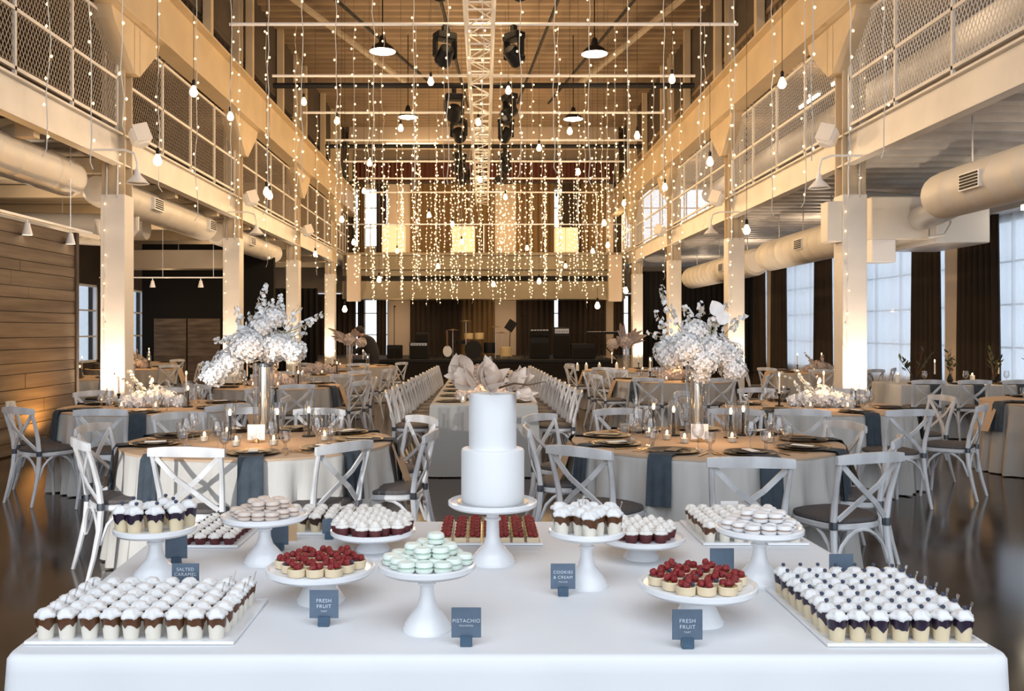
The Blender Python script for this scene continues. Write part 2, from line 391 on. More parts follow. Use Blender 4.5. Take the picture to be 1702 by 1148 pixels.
# ---- gallery edge beams, crane beams
for s in (-1, 1):
    b = MB(); x = s*5.40
    b.box(x-.012, x+.012, 4, 35, 4.0, 4.45); b.box(x-.08, x+.08, 4, 35, 3.98, 4.005); b.box(x-.08, x+.08, 4, 35, 4.42, 4.45)
    struct('gallery_beam', b, M['paint'], smooth=0)
    b = MB(); x = s*5.2
    b.box(x-.015, x+.015, 4, 35.9, 6.1, 7.0); b.box(x-.17, x+.17, 4, 35.9, 6.08, 6.11); b.box(x-.17, x+.17, 4, 35.9, 6.98, 7.02)
    struct('crane_beam', b, M['beam'], smooth=0)
    # posts above the crane beam
    for k in range(10):
        b = MB().box(s*5.35-.08, s*5.35+.08, 8+3.1*k, 8.16+3.1*k, 7.0, 9.5); struct('clerestory_post', b, M['beam'], smooth=0)
# back bulkhead (edge of the rear balcony)
b = MB(); b.box(-5.2, 5.2, 33.0, YB-.2, 2.75, 3.05); b.box(-5.2, 5.2, 32.9, 33.0, 2.7, 3.35); b.box(-5.2, 5.2, 33.0, 33.1, 3.55, 4.35); b.box(-5.2, 5.2, 32.86, 33.0, 3.78, 3.86); b.box(-5.2, 5.2, 32.86, 33.1, 4.3, 4.4)
b.box(-5.2, 5.2, 33.1, YB-.2, 4.2, 4.3); struct('balcony_edge', b, M['khaki'], smooth=0)
for x0 in (-5.0, 4.55):
    struct('balcony_panel', MB().bevbox(x0, x0+.5, 32.6, 32.86, 2.6, 4.3, .02), M['pier'], smooth=0)
# red and golden bands over the rear curtains
b = MB(); n = 120
for r_ in range(2):
    pass
def drape(x0, x1, y, z0, z1, folds, amp, m, axis='x', name='curtain', kind=None, flare=0, label=None, cat='curtain', group=None, phase=0.0):
    nseg = folds*6; vs = []; fs = []; rows = 4; q = random.Random(int(x0*97+y*13))
    jit = [q.uniform(.6, 1.25) for _ in range(folds+1)]
    for j in range(rows+1):
        t = j/rows
        for i in range(nseg+1):
            u = i/nseg; a = amp*jit[min(folds, int(u*folds))]*(1-.35*t*0+.2*(1-t))
            off = a*math.sin(2*PI*folds*u+phase)
            xx = x0+(x1-x0)*u + flare*(1-t)*(u-.5)
            vs.append((xx, y+off, z0+(z1-z0)*t) if axis == 'x' else (y+off, xx, z0+(z1-z0)*t))
    for j in range(rows):
        for i in range(nseg): a = j*(nseg+1)+i; fs.append((a, a+1, a+nseg+2, a+nseg+1))
    mb = MB(); mb.add(vs, fs); o = obj(name, mb, m, smooth=80)
    if kind: o['kind'] = kind
    else: tag(o, label, cat, group)
    return o
drape(-5.2, 5.2, YB-.35, 7.45, 8.35, 60, .05, M['red'], name='valance', label='rust red gathered valance across the top of the back windows', cat='valance')
struct('soffit', MB().box(-5.2, 5.2, YB-1.6, YB-1.4, 8.55, 9.4), M['pier'], smooth=0)

# ---- galleries: railings with mesh
def railing(s, ya, yb, phrase, nearb=True):
    x = s*5.40
    r = link('gallery_railing', None, None, (0, 0, 0)); tag(r, phrase, 'railing')
    b = MB()
    for z in (6.02, 5.24, 4.56): b.box(x-.02, x+.02, ya, yb, z-.022, z+.022)
    obj('rail', b, M['paint'], r, 0)
    n = 4
    for k in range(n+1):
        yy = ya+.03+(yb-ya-.06)*k/n; obj('post', MB().box(x-.02, x+.02, yy-.02, yy+.02, 4.45, 6.04), M['paint'], r, 0)
    b = MB(); z0, z1 = 4.57, 6.0; H = z1-z0; p = .075; t = .0032 if nearb else .0020; sl = 1.7
    y = ya-H/sl
    while y < yb:
        for d in (1, -1):
            a0, a1 = (y, y+H/sl); c0, c1 = z0, z1
            if d < 0: c0, c1 = z1, z0
            # clip to [ya, yb]
            A0, A1 = a0, a1
            if A0 < ya: c0 = c0+(c1-c0)*(ya-a0)/(a1-a0); A0 = ya
            if A1 > yb: c1 = (z0 if d > 0 else z1)+((z1-z0) if d > 0 else (z0-z1))*(yb-a0)/(a1-a0); A1 = yb
            if A1-A0 > .02: b.bar((x+d*.003, A0, c0), (x+d*.003, A1, c1), t*2, t*2, up=(1, 0, 0))
        y += p
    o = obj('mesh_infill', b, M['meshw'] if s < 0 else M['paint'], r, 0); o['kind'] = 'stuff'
cy = (7.0,)+COLY
for s, sd in ((-1, 'left'), (1, 'right')):
    for k in range(5):
        ya = cy[k]+.36; yb = cy[k+1] if k < 4 else 35
        if k == 0: ya = 7.4
        railing(s, ya, yb, 'cream steel gallery railing with diamond mesh, %s bay on the %s' % (['nearest', 'second nearest', 'middle', 'second farthest', 'farthest'][k], sd), k == 0)
# objects on the galleries that show through the mesh
for k, (x, y, h) in enumerate(((7.4, 12.0, 1.2), (7.9, 12.2, 1.2), (7.0, 18.0, 1.3), (6.6, 22.5, 1.2))):
    tag(obj('insulated_pipe', MB().tube([(x, y, 4.39), (x, y, 4.5+h)], .09, 12), M['duct']), ['thick cream standing pipe behind the near right mesh', 'second cream standing pipe, right of its neighbour behind the near right mesh', 'cream pipe behind the second right mesh bay', 'cream pipe behind the middle right mesh bay'][k], 'pipe')
for k, (y, L) in enumerate(((11.5, 1.2), (17.3, 1.2), (19.2, 1.2))):
    r = link('tube_light', None, None, (7.2, y, 6.6)); tag(r, ['slim tube light over the near right gallery', 'slim tube light over the second right gallery bay', 'slim tube light over the middle right gallery bay'][k], 'light')
    obj('housing', MB().box(-.05, .05, 0, L, .03, .09), M['whitem'], r, 0); obj('tube', MB().tube([(0, 0, 0), (0, L, 0)], .025, 8), M['lampin'], r); obj('hanger', MB().tube([(0, L/2, .08), (0, L/2, 1.0)], .008, 5), M['metal'], r)
tag(obj('gallery_duct', MB().tube([(8.6, 6, 6.7), (8.6, 34, 6.7)], .32, 16), M['duct']), 'long round duct above the right gallery', 'duct')

# ---- ducts under the galleries
def duct(s, x, z, r_, y0, y1, vents, label):
    r = link('spiral_duct', None, None, (x, y0, z)); tag(r, label, 'duct', None)
    L = y1-y0; prof = [(.02, 0), (r_*.75, .02), (r_*.96, .09), (r_, .2)]
    k = .6
    while k < L-.5: prof += [(r_, k-.006), (r_*1.006, k), (r_, k+.006)]; k += .5
    prof += [(r_, L-.2), (r_*.96, L-.09), (r_*.75, L-.02), (.02, L)]
    mb = MB(); mb.lathe(prof, 20, M=Matrix.Rotation(-PI/2, 4, 'X')); obj('body', mb, M['duct'], r)
    for v in (.8, L/2, L-.8): obj('hanger', MB().tube([(0, v, r_-.01), (0, v, 4.24-z)], .01, 5), M['metal'], r)
    for v in vents:
        a = R(25); vx = -s*math.cos(a)*r_; vz = -math.sin(a)*r_*0+.02
        fr = obj('vent', MB().box(-.02, .05, v-.22, v+.22, -.10, .10), M['whitem'], r, 0); fr.location = (-s*r_*1.0, 0, .0)
        g = MB()
        for i in range(5): g.box(-.03, -.018, v-.19, v+.19, -.08+i*.036, -.058+i*.036)
        if s < 0: g = MB(); [g.box(.048, .058, v-.19, v+.19, -.08+i*.036, -.058+i*.036) for i in range(5)]
        obj('louvre', g, M['black'], fr, 0)
duct(-1, -5.95, 3.72, .27, 5.5, 12.95, (4.2,), 'cream spiral duct under the left gallery, nearest length')
duct(-1, -5.95, 3.72, .27, 13.75, 19.2, (1.8, 4.9), 'cream spiral duct under the left gallery, second length')
duct(-1, -5.95, 3.72, .27, 19.9, 25.4, (2,), 'cream spiral duct under the left gallery, third length')
duct(1, 5.95, 3.28, .30, 5.5, 11.7, (4.9,), 'cream spiral duct under the right gallery, nearest length')
duct(1, 6.6, 3.25, .34, 16.2, 20.8, (1.6,), 'cream spiral duct under the right gallery, middle length')
duct(1, 6.6, 3.2, .34, 21.6, 28.5, (2,), 'cream spiral duct under the right gallery, farthest length')
def simple(name, mb, m, label, cat, smooth=35, group=None, loc=(0, 0, 0)):
    return tag(obj(name, mb, m, None, smooth, loc=loc), label, cat, group)
r = link('air_handler', None, None, (0, 0, 0)); tag(r, 'large cream sheet metal air handler box under the right gallery', 'air handler')
obj('casing', MB().bevbox(6.02, 6.92, 13.9, 15.3, 2.95, 3.62, .015), M['duct'], r); obj('side_casing', MB().bevbox(6.93, 7.75, 13.7, 15.3, 2.88, 3.60, .015), M['whitem'], r)
obj('collar', MB().tube([(6.35, 12.0, 3.28), (6.6, 13.0, 3.28), (6.75, 13.8, 3.28)], .2, 14), M['metal'], r)
obj('pipe', MB().tube([(6.75, 13.6, 2.95), (6.95, 13.5, 2.98), (7.05, 13.5, 3.15), (7.05, 13.6, 3.4)], .025, 8), M['whitem'], r)
simple('control_box', MB().bevbox(6.03, 6.40, 13.9, 14.2, 2.60, 2.96, .01), M['whitem'], 'small white control box below the right air handler', 'box')
simple('control_box', MB().bevbox(5.08, 5.30, 13.22, 13.5, 2.85, 3.45, .01), M['duct'], 'cream junction box on the left edge of the near right column', 'box')
simple('cross_duct', MB().tube([(6.3, 15.2, 3.7), (8.2, 16.2, 3.75), (8.2, 22, 3.75)], .22, 14).tube([(8.2, 19, 3.9), (8.2, 19, 4.22)], .01, 5), M['duct'], 'bent cream branch duct behind the right air handler', 'duct')
simple('ceiling_strip_light', MB().box(8.1, 8.5, 12.9, 13.5, 3.35, 3.43), M['lampin'], 'lit rectangular lamp panel under the right gallery', 'light', 0)
simple('service_pipe', MB().tube([(-6.3, 6, 3.05), (-6.3, 14.6, 3.05), (-6.3, 14.6, 3.35)], .05, 8), M['duct'], 'cream service pipe running under the left gallery', 'pipe')
simple('service_pipe', MB().tube([(-6.9, 14.5, 3.0), (-6.1, 15.2, 3.0), (-5.9, 15.2, 3.25), (-5.9, 15.2, 3.5)], .05, 8), M['duct'], 'cream pipe with an elbow beyond the near left column', 'pipe')
simple('cross_duct', MB().tube([(-9.5, 17, 3.55), (-6.4, 17, 3.5)], .24, 14).tube([(-8, 17, 3.7), (-8, 17, 4.22)], .01, 5), M['duct'], 'dim cream branch duct crossing the left aisle', 'duct')
simple('cross_duct', MB().box(-8.8, -6.2, 21.8, 22.4, 3.05, 3.5).tube([(-7.5, 22, 3.4), (-7.5, 22, 4.22)], .01, 5), M['deck'], 'flat tan duct crossing the left aisle before the dark wall', 'duct', 0)
# track lights, left
def track(x0, y0, x1, y1, z, heads, label, hl):
    t = link('track_rail', None, None, (0, 0, 0)); tag(t, label, 'lighting track')
    obj('rail', MB().bar((x0, y0, z), (x1, y1, z), .04, .03), M['whitem'], t, 0)
    for f in (.1, .5, .9): obj('hanger', MB().tube([(x0+(x1-x0)*f, y0+(y1-y0)*f, z), (x0+(x1-x0)*f, y0+(y1-y0)*f, 4.3)], .006, 5), M['metal'], t)
    for i, f in enumerate(heads):
        h = link('track_spotlight', None, None, (x0+(x1-x0)*f, y0+(y1-y0)*f, z-.02)); tag(h, hl % ORD[i], 'spotlight')
        obj('stem', MB().tube([(0, 0, 0), (0, 0, -.06)], .012, 6), M['whitem'], h)
        obj('shade', MB().lathe([(.03, -.05), (.04, -.10), (.065, -.20), (.062, -.20), (.03, -.12)], 14, close=False), M['whitem'], h)
        obj('lens', MB().lathe([(.001, -.185), (.055, -.185)], 14), M['lampin'], h, 0)
track(-5.7, 6.5, -5.7, 13.0, 2.95, (.35, .57, .72, .90), 'white lighting track along the left plank wall', 'white track spotlight, %s from the near end by the plank wall')
track(-8.8, 20.5, -5.9, 20.5, 2.75, (.1, .42, .8), 'white lighting track crossing the left aisle', 'white track spotlight, %s from left before the dark wall')
track(6.2, 9.5, 9.6, 9.5, 3.9, (.45,), 'short white lighting track under the near right gallery', 'white track spotlight, %s under the near right gallery')

lamp('POINT', (-8.1, 22.9, 2.5), 14, WARM, .05); lamp('POINT', (-7.5, 17.5, 3.0), 20, WARM, .05)  # first is an added warm lamp brightening the door boards
# dark wall with wooden panel doors, left rear
struct('partition', MB().box(-9.35, -5.75, 24.5, 24.7, 0, 3.9), M['blackc'], smooth=0)
for k, x in enumerate((-9.0, -8.08)):
    r = link('wooden_door', None, None, (x, 24.42, 0)); tag(r, ['left sliding door of brown boards in the dark rear wall', 'right sliding door of brown boards in the dark rear wall'][k], 'door')
    for i in range(9): obj('board', MB().box(0, .88, rnd.uniform(0, .012), .06, i*.208, i*.208+.2), M['plank'], r, 0)
simple('black_drape', MB(), None, 'x y z w', 'x') if False else None
drape(-10.2, -5.75, 31.0, 0, 3.0, 22, .05, M['blackc'], label='black floor length drape closing the left rear aisle', cat='drape')
drape(5.75, 10.1, 33.5, 0, 3.75, 22, .05, M['blackc'], label='black floor length drape closing the right rear aisle', cat='drape')

# right side curtains and sheers
cn = 0
for i, p in enumerate(RP[1:]):
    nm = ['nearest', 'second', 'third', 'farthest'][i]
    drape(p-1.75, p-.3, 10.05, .03, 3.82, 7, .05, M['curtain'], axis='y', flare=.15, label='dark brown curtain on the near side of the %s right hand pier' % nm)
    drape(p+.5, p+1.75, 10.05, .03, 3.82, 6, .05, M['curtain'], axis='y', flare=.15, label='dark brown curtain on the far side of the %s right hand pier' % nm)
for i, h in enumerate(holes):
    drape(h[0]-.1, h[1]+.1, 10.2, .05, 3.8, 16, .03, M['sheer'], axis='y', name='sheer_curtain', label='white sheer curtain over the %s right hand window' % ORD[i], group=None)
struct('curtain_rail', MB().box(9.9, 10.3, 4, 35, 3.82, 3.98), M['paint'], smooth=0)
for i, p in enumerate(RP): struct('pier', MB().box(10.08, 10.3, p-.32, p+.32, 0, 3.82), M['pier'], smooth=0)
for i, h in enumerate(lholes):
    drape(h[0], h[0]+(.5 if i else 1.0), -10.15, .05, 3.0, 5, .04, M['curtain'], axis='y', label='dark curtain beside the %s left aisle window' % ('nearer', 'farther')[i])
# back wall curtains, two storeys, with slivers of daylight left between them
cur = [(-7.7, -5.12, 0), (-5.05, -4.78, 0), (-4.3, -3.9, 0), (-2.95, -.9, 0), (-.95, .45, 1), (1.3, 2.83, 0), (3.0, 3.9, 1), (3.9, 4.9, 0), (5.2, 5.62, 0), (5.78, 9.2, 0)]
for st, (z0, z1) in enumerate(((.55, 2.95), (4.45, 7.45))):
    for i, (a, b_, g) in enumerate(cur):
        if i == 9 and st: continue
        drape(a, b_, YB-.32, z0, z1, max(3, int((b_-a)*5)), .05, M['curtain'] if (i % 2 == 0 or st == 0) and i not in (4,) else M['curtain2'],
              label='%s brown curtain, %s from left on the %s back wall' % ('dark' if i != 4 else 'golden', ORD[i], 'upper' if st else 'lower'))
for z in (2.95, 7.45): struct('curtain_rail', MB().box(-8.6, 9.2, YB-.42, YB-.16, z-.03, z+.05), M['walld'], smooth=0)
# ---- central lighting truss
t = link('lighting_truss', None, None, (0, 0, 0)); tag(t, 'white aluminium box truss running down the middle of the hall', 'truss')
xt, zt, hw = -.06, 6.02, .2
for dx in (-hw, hw):
    for dz in (0, .38): obj('chord', MB().tube([(xt+dx, 5, zt+dz), (xt+dx, 32, zt+dz)], .03, 8), M['whitem'], t)
b = MB(); y = 5.0; i = 0
while y < 31.9:
    for dx in (-hw, hw): b.bar((xt+dx, y, zt), (xt+dx, y+.75, zt+.38), .018, .018) if i % 2 else b.bar((xt+dx, y, zt+.38), (xt+dx, y+.75, zt), .018, .018)
    for dz in (0, .38):
        b.bar((xt-hw, y, zt+dz), (xt+hw, y, zt+dz), .022, .022)
        b.bar((xt-hw*(1 if i % 2 else -1), y, zt+dz), (xt+hw*(1 if i % 2 else -1), y+.75, zt+dz), .016, .016)
    y += .75; i += 1
o = obj('bracing', b, M['whitem'], t, 0); o['kind'] = 'stuff'
BARY = [8.5+2.9*k for k in range(9)]
barn = ['nearest', 'second', 'third', 'fourth', 'fifth', 'sixth', 'seventh', 'eighth', 'ninth']
BZ = 6.40
for k, y in enumerate(BARY[1:], 1):
    simple('hanging_bar', MB().tube([(-4.06, y, BZ+.03), (4.06, y, BZ+.03)], .028, 8), M['whitem'], 'thin white pipe across the hall carrying fairy lights, %s from the camera' % ORD[k-1], 'bar')
for k, y in enumerate((17.45, 23.2)):
    simple('black_pipe', MB().tube([(-4.1, y, BZ-.09), (4.1, y, BZ-.09)], .055, 8), M['black'], ['nearer thick black pipe crossing under the fairy light bars', 'farther thick black pipe crossing under the fairy light bars'][k], 'pipe')
for k, (xa, ya, xb, yb_) in enumerate(((-3.3, 19, -1.5, 27), (1.7, 18, 1.1, 29), (3.6, 17, 2.1, 29), (-1.0, 18, -.5, 30))):
    simple('cable_run', MB().tube([(xa, ya, 8.7), (xb, yb_, 8.9)], .04, 6), M['black'], 'black conduit slanting under the roof, %s from left' % ORD[(0, 2, 3, 1)[k]], 'conduit')
# diagonal roof braces, left and right
for k, (a, c) in enumerate((((-5.3, 17.5, 9.2), (-2.2, 27, 8.9)), ((5.3, 17.5, 9.2), (2.8, 27, 8.9)))):
    simple('roof_brace', MB().bar(a, c, .14, .08), M['deck'], 'cream flat steel brace slanting under the roof on the %s' % ('left', 'right')[k], 'brace', 0)
# ---- pendant dome lamps
for k, (x, y, z) in enumerate(((-2.0, 17.7, 7.05), (2.19, 17.7, 7.0), (-2.03, 24, 7.25), (2.4, 24, 7.2))):
    r = link('dome_pendant', None, None, (x, y, z)); tag(r, 'black and white enamel dome pendant, %s' % ['nearer one left of the truss', 'nearer one right of the truss', 'farther one left of the truss', 'farther one right of the truss'][k], 'lamp')
    obj('shade', MB().lathe([(.26, 0), (.255, .02), (.20, .09), (.12, .15), (.07, .18)], 24, close=False), M['black'], r)
    obj('reflector', MB().lathe([(.258, 0), (.25, .015), (.19, .08), (.10, .13)], 24, close=False), M['lampin'], r)
    obj('cap', MB().lathe([(.07, .16), (.075, .2), (.05, .3), (.02, .33)], 14), M['black'], r)
    obj('bulb', MB().ball((0, 0, .04), .11, 12, 8), M['lampin'], r)
    obj('stem', MB().tube([(0, 0, .3), (0, 0, 9.45-z)], .012, 6), M['black'], r)
# ---- black moving head stage lights
def stage_light(x, y, z, a, label):
    r = link('stage_light', None, None, (x, y, z), (0, 0, a)); tag(r, label, 'stage light')
    obj('clamp', MB().box(-.04, .04, -.04, .04, -.02, .1), M['black'], r, 0)
    obj('base', MB().bevbox(-.17, .17, -.11, .11, -.14, -.02, .015), M['black'], r)
    for s in (-1, 1): obj('yoke_arm', MB().bevbox(s*.17-.025, s*.17+.025, -.06, .06, -.42, -.12, .01), M['black'], r)
    h = MB(); h.lathe([(.06, .16), (.12, .13), (.13, 0), (.14, -.12), (.115, -.16)], 16, M=Matrix.Translation((0, 0, -.38)) @ Matrix.Rotation(R(50), 4, 'X')); hd = obj('head', h, M['black'], r)
    g = MB(); g.lathe([(.001, -.161), (.11, -.161)], 16, M=Matrix.Translation((0, 0, -.38)) @ Matrix.Rotation(R(50), 4, 'X')); obj('lens', g, M['lens'], hd)
sl = [(-.55, 11.4, 6.31, .4), (.45, 11.4, 6.31, -.5), (-.62, 14.3, 6.31, .5), (.48, 14.3, 6.31, -.9), (-.58, 17.45, 6.16, .2), (.50, 17.45, 6.16, 2.0), (-.56, 20.1, 6.31, -.4), (.50, 20.1, 6.31, .7), (-.62, 23.2, 6.16, 1), (.55, 23.2, 6.16, -1.2), (-.6, 25.9, 6.31, .3), (.5, 25.9, 6.31, 1.5)]
for k, (x, y, z, a) in enumerate(sl):
    stage_light(x, y, z, a, 'black moving head stage light, %s on the %s side of the truss' % (ORD[k//2], 'left' if x < 0 else 'right'))
# ---- loudspeakers and bell floodlights on the columns
for k, y in enumerate(COLY[:3]):
    for s in (-1, 1):
        r = link('wall_speaker', None, None, (s*5.02, y-.12, 4.38), (R(-12), R(s*18), R(-s*35))); tag(r, 'white tilted loudspeaker on the %s column on the %s' % (['nearest', 'second', 'third'][k], 'left' if s < 0 else 'right'), 'speaker')
        obj('cabinet', MB().bevbox(-.13, .13, -.16, .16, -.15, .15, .055), M['whitem'], r)
        obj('grille', MB().bevbox(-.11, .11, -.172, -.158, -.13, .13, .005), M['paint'], r); obj('bracket', MB().box(-.03, .03, .14, .30, -.03, .03), M['metal'], r, 0)
for k, (s, y) in enumerate(((-1, 12.2), (1, 12.6), (-1, 18.6), (1, 18.6))):
    r = link('gooseneck_lamp', None, None, (s*5.2, y, 3.9)); tag(r, 'white gooseneck bell lamp under the %s gallery beam, %s' % ('left' if s < 0 else 'right', 'nearer' if k < 2 else 'farther'), 'lamp')
    obj('arm', MB().tube([(s*.14, 0, .1), (-s*.3, 0, .1), (-s*.44, 0, .05), (-s*.48, 0, -.08), (-s*.48, 0, -.18)], .016, 8), M['whitem'], r)
    obj('shade', MB().lathe([(.03, -.16), (.045, -.24), (.14, -.34), (.16, -.36), (.13, -.345)], 18, c=(-s*.48, 0, 0), close=False), M['whitem'], r)
simple('strip_light', MB().box(-3.75, -1.75, 34.4, 34.55, 8.60, 8.74), M['tubeg'], 'long lit strip light at the top of the back wall', 'light', 0)
for k, (x0, z1) in enumerate(((-3.8, 5.45), (-1.2, 5.4), (2.62, 5.35))):
    r = link('fabric_lantern', None, None, (x0+.45, 33.4, 4.4)); tag(r, 'square pale fabric lantern on the back balcony, %s from left' % ORD[k], 'lantern')
    obj('shade', MB().bevbox(-.42, .42, -.3, .3, .03, z1-4.4, .02), M['lantern'], r); obj('foot', MB().box(-.3, .3, -.2, .2, 0, .04), M['black'], r, 0)
simple('balcony_rail', MB().bar((-5.2, 33.0, 5.45), (5.2, 33.0, 5.45), .04, .04).box(-4.2, -4.16, 32.98, 33.02, 4.38, 5.45).box(4.16, 4.2, 32.98, 33.02, 4.38, 5.45).box(-.02, .02, 32.98, 33.02, 4.38, 5.45), M['metal'], 'thin rail along the back balcony', 'rail', 0)

# uplights at the column feet
for k, y in enumerate(COLY):
    for s in (-1, 1):
        r = link('uplight', None, None, (s*5.475, y-.55, 0)); tag(r, 'small black floor uplight at the foot of the %s column on the %s' % (['nearest', 'second', 'third', 'fourth'][k], 'left' if s < 0 else 'right'), 'uplight')
        obj('body', MB().lathe([(.09, 0), (.09, .16), (.08, .18)], 14), M['black'], r); obj('lens', MB().lathe([(.001, .185), (.075, .185)], 14), M['uplit'], r, 0)
        lamp('SPOT', (s*5.475, y-.60, .22), 190, (1, .77, .56), .05, (s*5.475, y+.1, 2.0), 80, .9)
for y in (7.5, 9.5, 11.5): lamp('SPOT', (-5.35, y, .12), 75, (1, .52, .14), .04, (-5.8, y, 1.2), 120, .9)
# ================================================================ CHAIRS
def chair_proto():
    P = []
    # back posts run down into the rear legs
    for s in (-1, 1):
        pts = [(s*.205, -.275, 0), (s*.198, -.235, .15), (s*.19, -.20, .32), (s*.185, -.19, .46), (s*.19, -.205, .58), (s*.20, -.235, .70), (s*.207, -.27, .82)]
        P.append(('leg', MB().tube(pts, [.013, .016, .019, .020, .018, .016, .015], 8).mesh('rear_leg', M['chair']), []))
        P.append(('leg', MB().tube([(s*.20, .20, 0), (s*.19, .185, .2), (s*.178, .165, .44)], [.013, .016, .019], 8).mesh('front_leg', M['chair']), []))
        P.append(('bracket', MB().lathe([(.023, -.022), (.024, 0), (.023, .022)], 8, c=(s*.186, -.192, .455)).mesh('bracket', M['joint']), []))
    # seat ring and pad
    def ring(f, z, n=28):
        vs = []
        for k in range(n):
            a = 2*PI*k/n; c, q = math.cos(a), math.sin(a)
            x = abs(c)**.65*(1 if c > 0 else -1); y = abs(q)**.65*(1 if q > 0 else -1)
            vs.append((x*.205*f*(1+.06*y), y*.20*f, z))
        return vs
    def stack(levels, m, name):
        b = MB(); n = 28; vs = [p for f, z in levels for p in ring(f, z)]; fs = []
        for i in range(len(levels)-1):
            for k in range(n): a = i*n+k; c = i*n+(k+1) % n; fs.append((a, c, c+n, a+n))
        fs.append(tuple(reversed(range(n)))); fs.append(tuple(range((len(levels)-1)*n, len(levels)*n)))
        return b.add(vs, fs).mesh(name, m)
    P.append(('seat_frame', stack([(1.0, .42), (1.04, .43), (1.04, .452), (1.0, .458)], M['chair'], 'seat_frame'), []))
    P.append(('seat_pad', stack([(.98, .456), (1.02, .468), (1.0, .485), (.85, .496), (.4, .502)], M['cushion'], 'seat_pad'), []))
    # bowed top rail
    vs = []; fs = []; n = 12
    for i in range(n+1):
        u = -1+2*i/n; x = u*.232; y = -.27-.035*(1-u*u); zc = .83+.010*(1-u*u); hh = .030-.006*abs(u)**3
        for dy, dz in ((-.010, -hh), (.010, -hh), (.012, 0), (.009, hh), (-.009, hh), (-.012, 0)): vs.append((x, y+dy, zc+dz))
    for i in range(n):
        for k in range(6): a = i*6+k; b_ = i*6+(k+1) % 6; fs.append((b_, a, a+6, b_+6))
    fs.append(tuple(range(6))); fs.append(tuple(reversed(range(n*6, n*6+6))))
    P.append(('top_rail', MB().add(vs, fs).mesh('top_rail', M['chair']), []))
    for s in (-1, 1):
        b = MB(); q = [(s*.188, -.262, .80), (s*.07, -.262+s*.004, .68), (-s*.06, -.238+s*.004, .58), (-s*.165, -.200, .485)]
        for p, r_ in zip(q, q[1:]): b.bar(p, r_, .030, .011, up=(0, 1, .2))
        P.append(('cross_slat', b.mesh('cross_slat', M['chair'], 0), []))
    def arch(p, q, h0=.22, h1=.425):
        pts = []
        for i in range(9):
            t = i/8; e = math.sin(PI*t)**.55
            pts.append((p[0]+(q[0]-p[0])*t, p[1]+(q[1]-p[1])*t, h0+(h1-h0)*e))
        return MB().tube(pts, .011, 6).mesh('bentwood_brace', M['chair'])
    for p, q in (((-.188, .17), (.188, .17)), ((-.19, -.205), (.19, -.205)), ((-.188, -.2), (-.185, .17)), ((.188, -.2), (.185, .17))):
        P.append(('bentwood_brace', arch(p, q), []))
    return P
CH = chair_proto()
def table_chairs(cx, cy, backs, phrase, group):
    data = []
    for b in backs:
        x, y = b[0], b[1]; dx, dy = cx-x, cy-y; L = math.hypot(dx, dy); dx /= L; dy /= L
        mn = 1.10 if 'near ' in phrase and 'table behind' not in phrase else 1.30
        if L < mn: x -= dx*(mn-L); y -= dy*(mn-L)
        a = math.atan2(dy, dx)-PI/2+(R(b[2]) if len(b) > 2 else 0)
        ux, uy = -math.sin(a), math.cos(a)
        ang = (math.atan2(y-cy, x-cx)+PI/2) % (2*PI)
        data.append(((-ang) % (2*PI), x+ux*.26, y+uy*.26, a))
    data.sort()
    for i, (_, x, y, a) in enumerate(data):
        spawn('crossback_chair', CH, (x, y, 0), a, 'whitewashed crossback chair, %s clockwise from camera side of %s' % (ORD[i], phrase), 'chair', group)

# ================================================================ TABLES
def drape_cloth(per, z, zb, folds, amp, flare, seed=1):
    """per: closed outline of the top (CCW); cloth falls from it"""
    q = random.Random(seed); n = len(per); b = MB(); cx = sum(p[0] for p in per)/n; cy = sum(p[1] for p in per)/n
    ph = [q.uniform(0, 6.28) for _ in range(4)]
    rows = [(0, .985), (0, 1.0), (.012, 1), (.05, 1), (.2, 1), (.4, 1), (.62, 1), (.82, 1), (1, 1)]
    vs = []; H = z-zb
    for j, (t, f) in enumerate(rows):
        for i, (x, y) in enumerate(per):
            xa, ya = per[i-1]; xb, yb = per[(i+1) % n]; tx, ty = xb-xa, yb-ya; L = math.hypot(tx, ty) or 1; nx, ny = ty/L, -tx/L
            u = 2*PI*i/n
            w_ = .55*math.sin(folds*u+ph[0])+.3*math.sin((folds*.62//1)*u+ph[1])+.3*math.sin((folds*1.7//1)*u+ph[2])
            off = (0 if t == 0 else .008)+flare*t+amp*(t**.8)*w_
            if j == 0: vs.append((cx+(x-cx)*f, cy+(y-cy)*f, z+.004)); continue
            vs.append((x+nx*off, y+ny*off, z-H*t if t else z+.003))
    fs = [tuple(range(n))]
    for j in range(len(rows)-1):
        for i in range(n): a = j*n+i; c = j*n+(i+1) % n; fs.append((a+n, c+n, c, a))
    return b.add(vs, fs)
TZ = .76
def circ(cx, cy, r_, n): return [(cx+r_*math.cos(2*PI*k/n), cy+r_*math.sin(2*PI*k/n)) for k in range(n)]
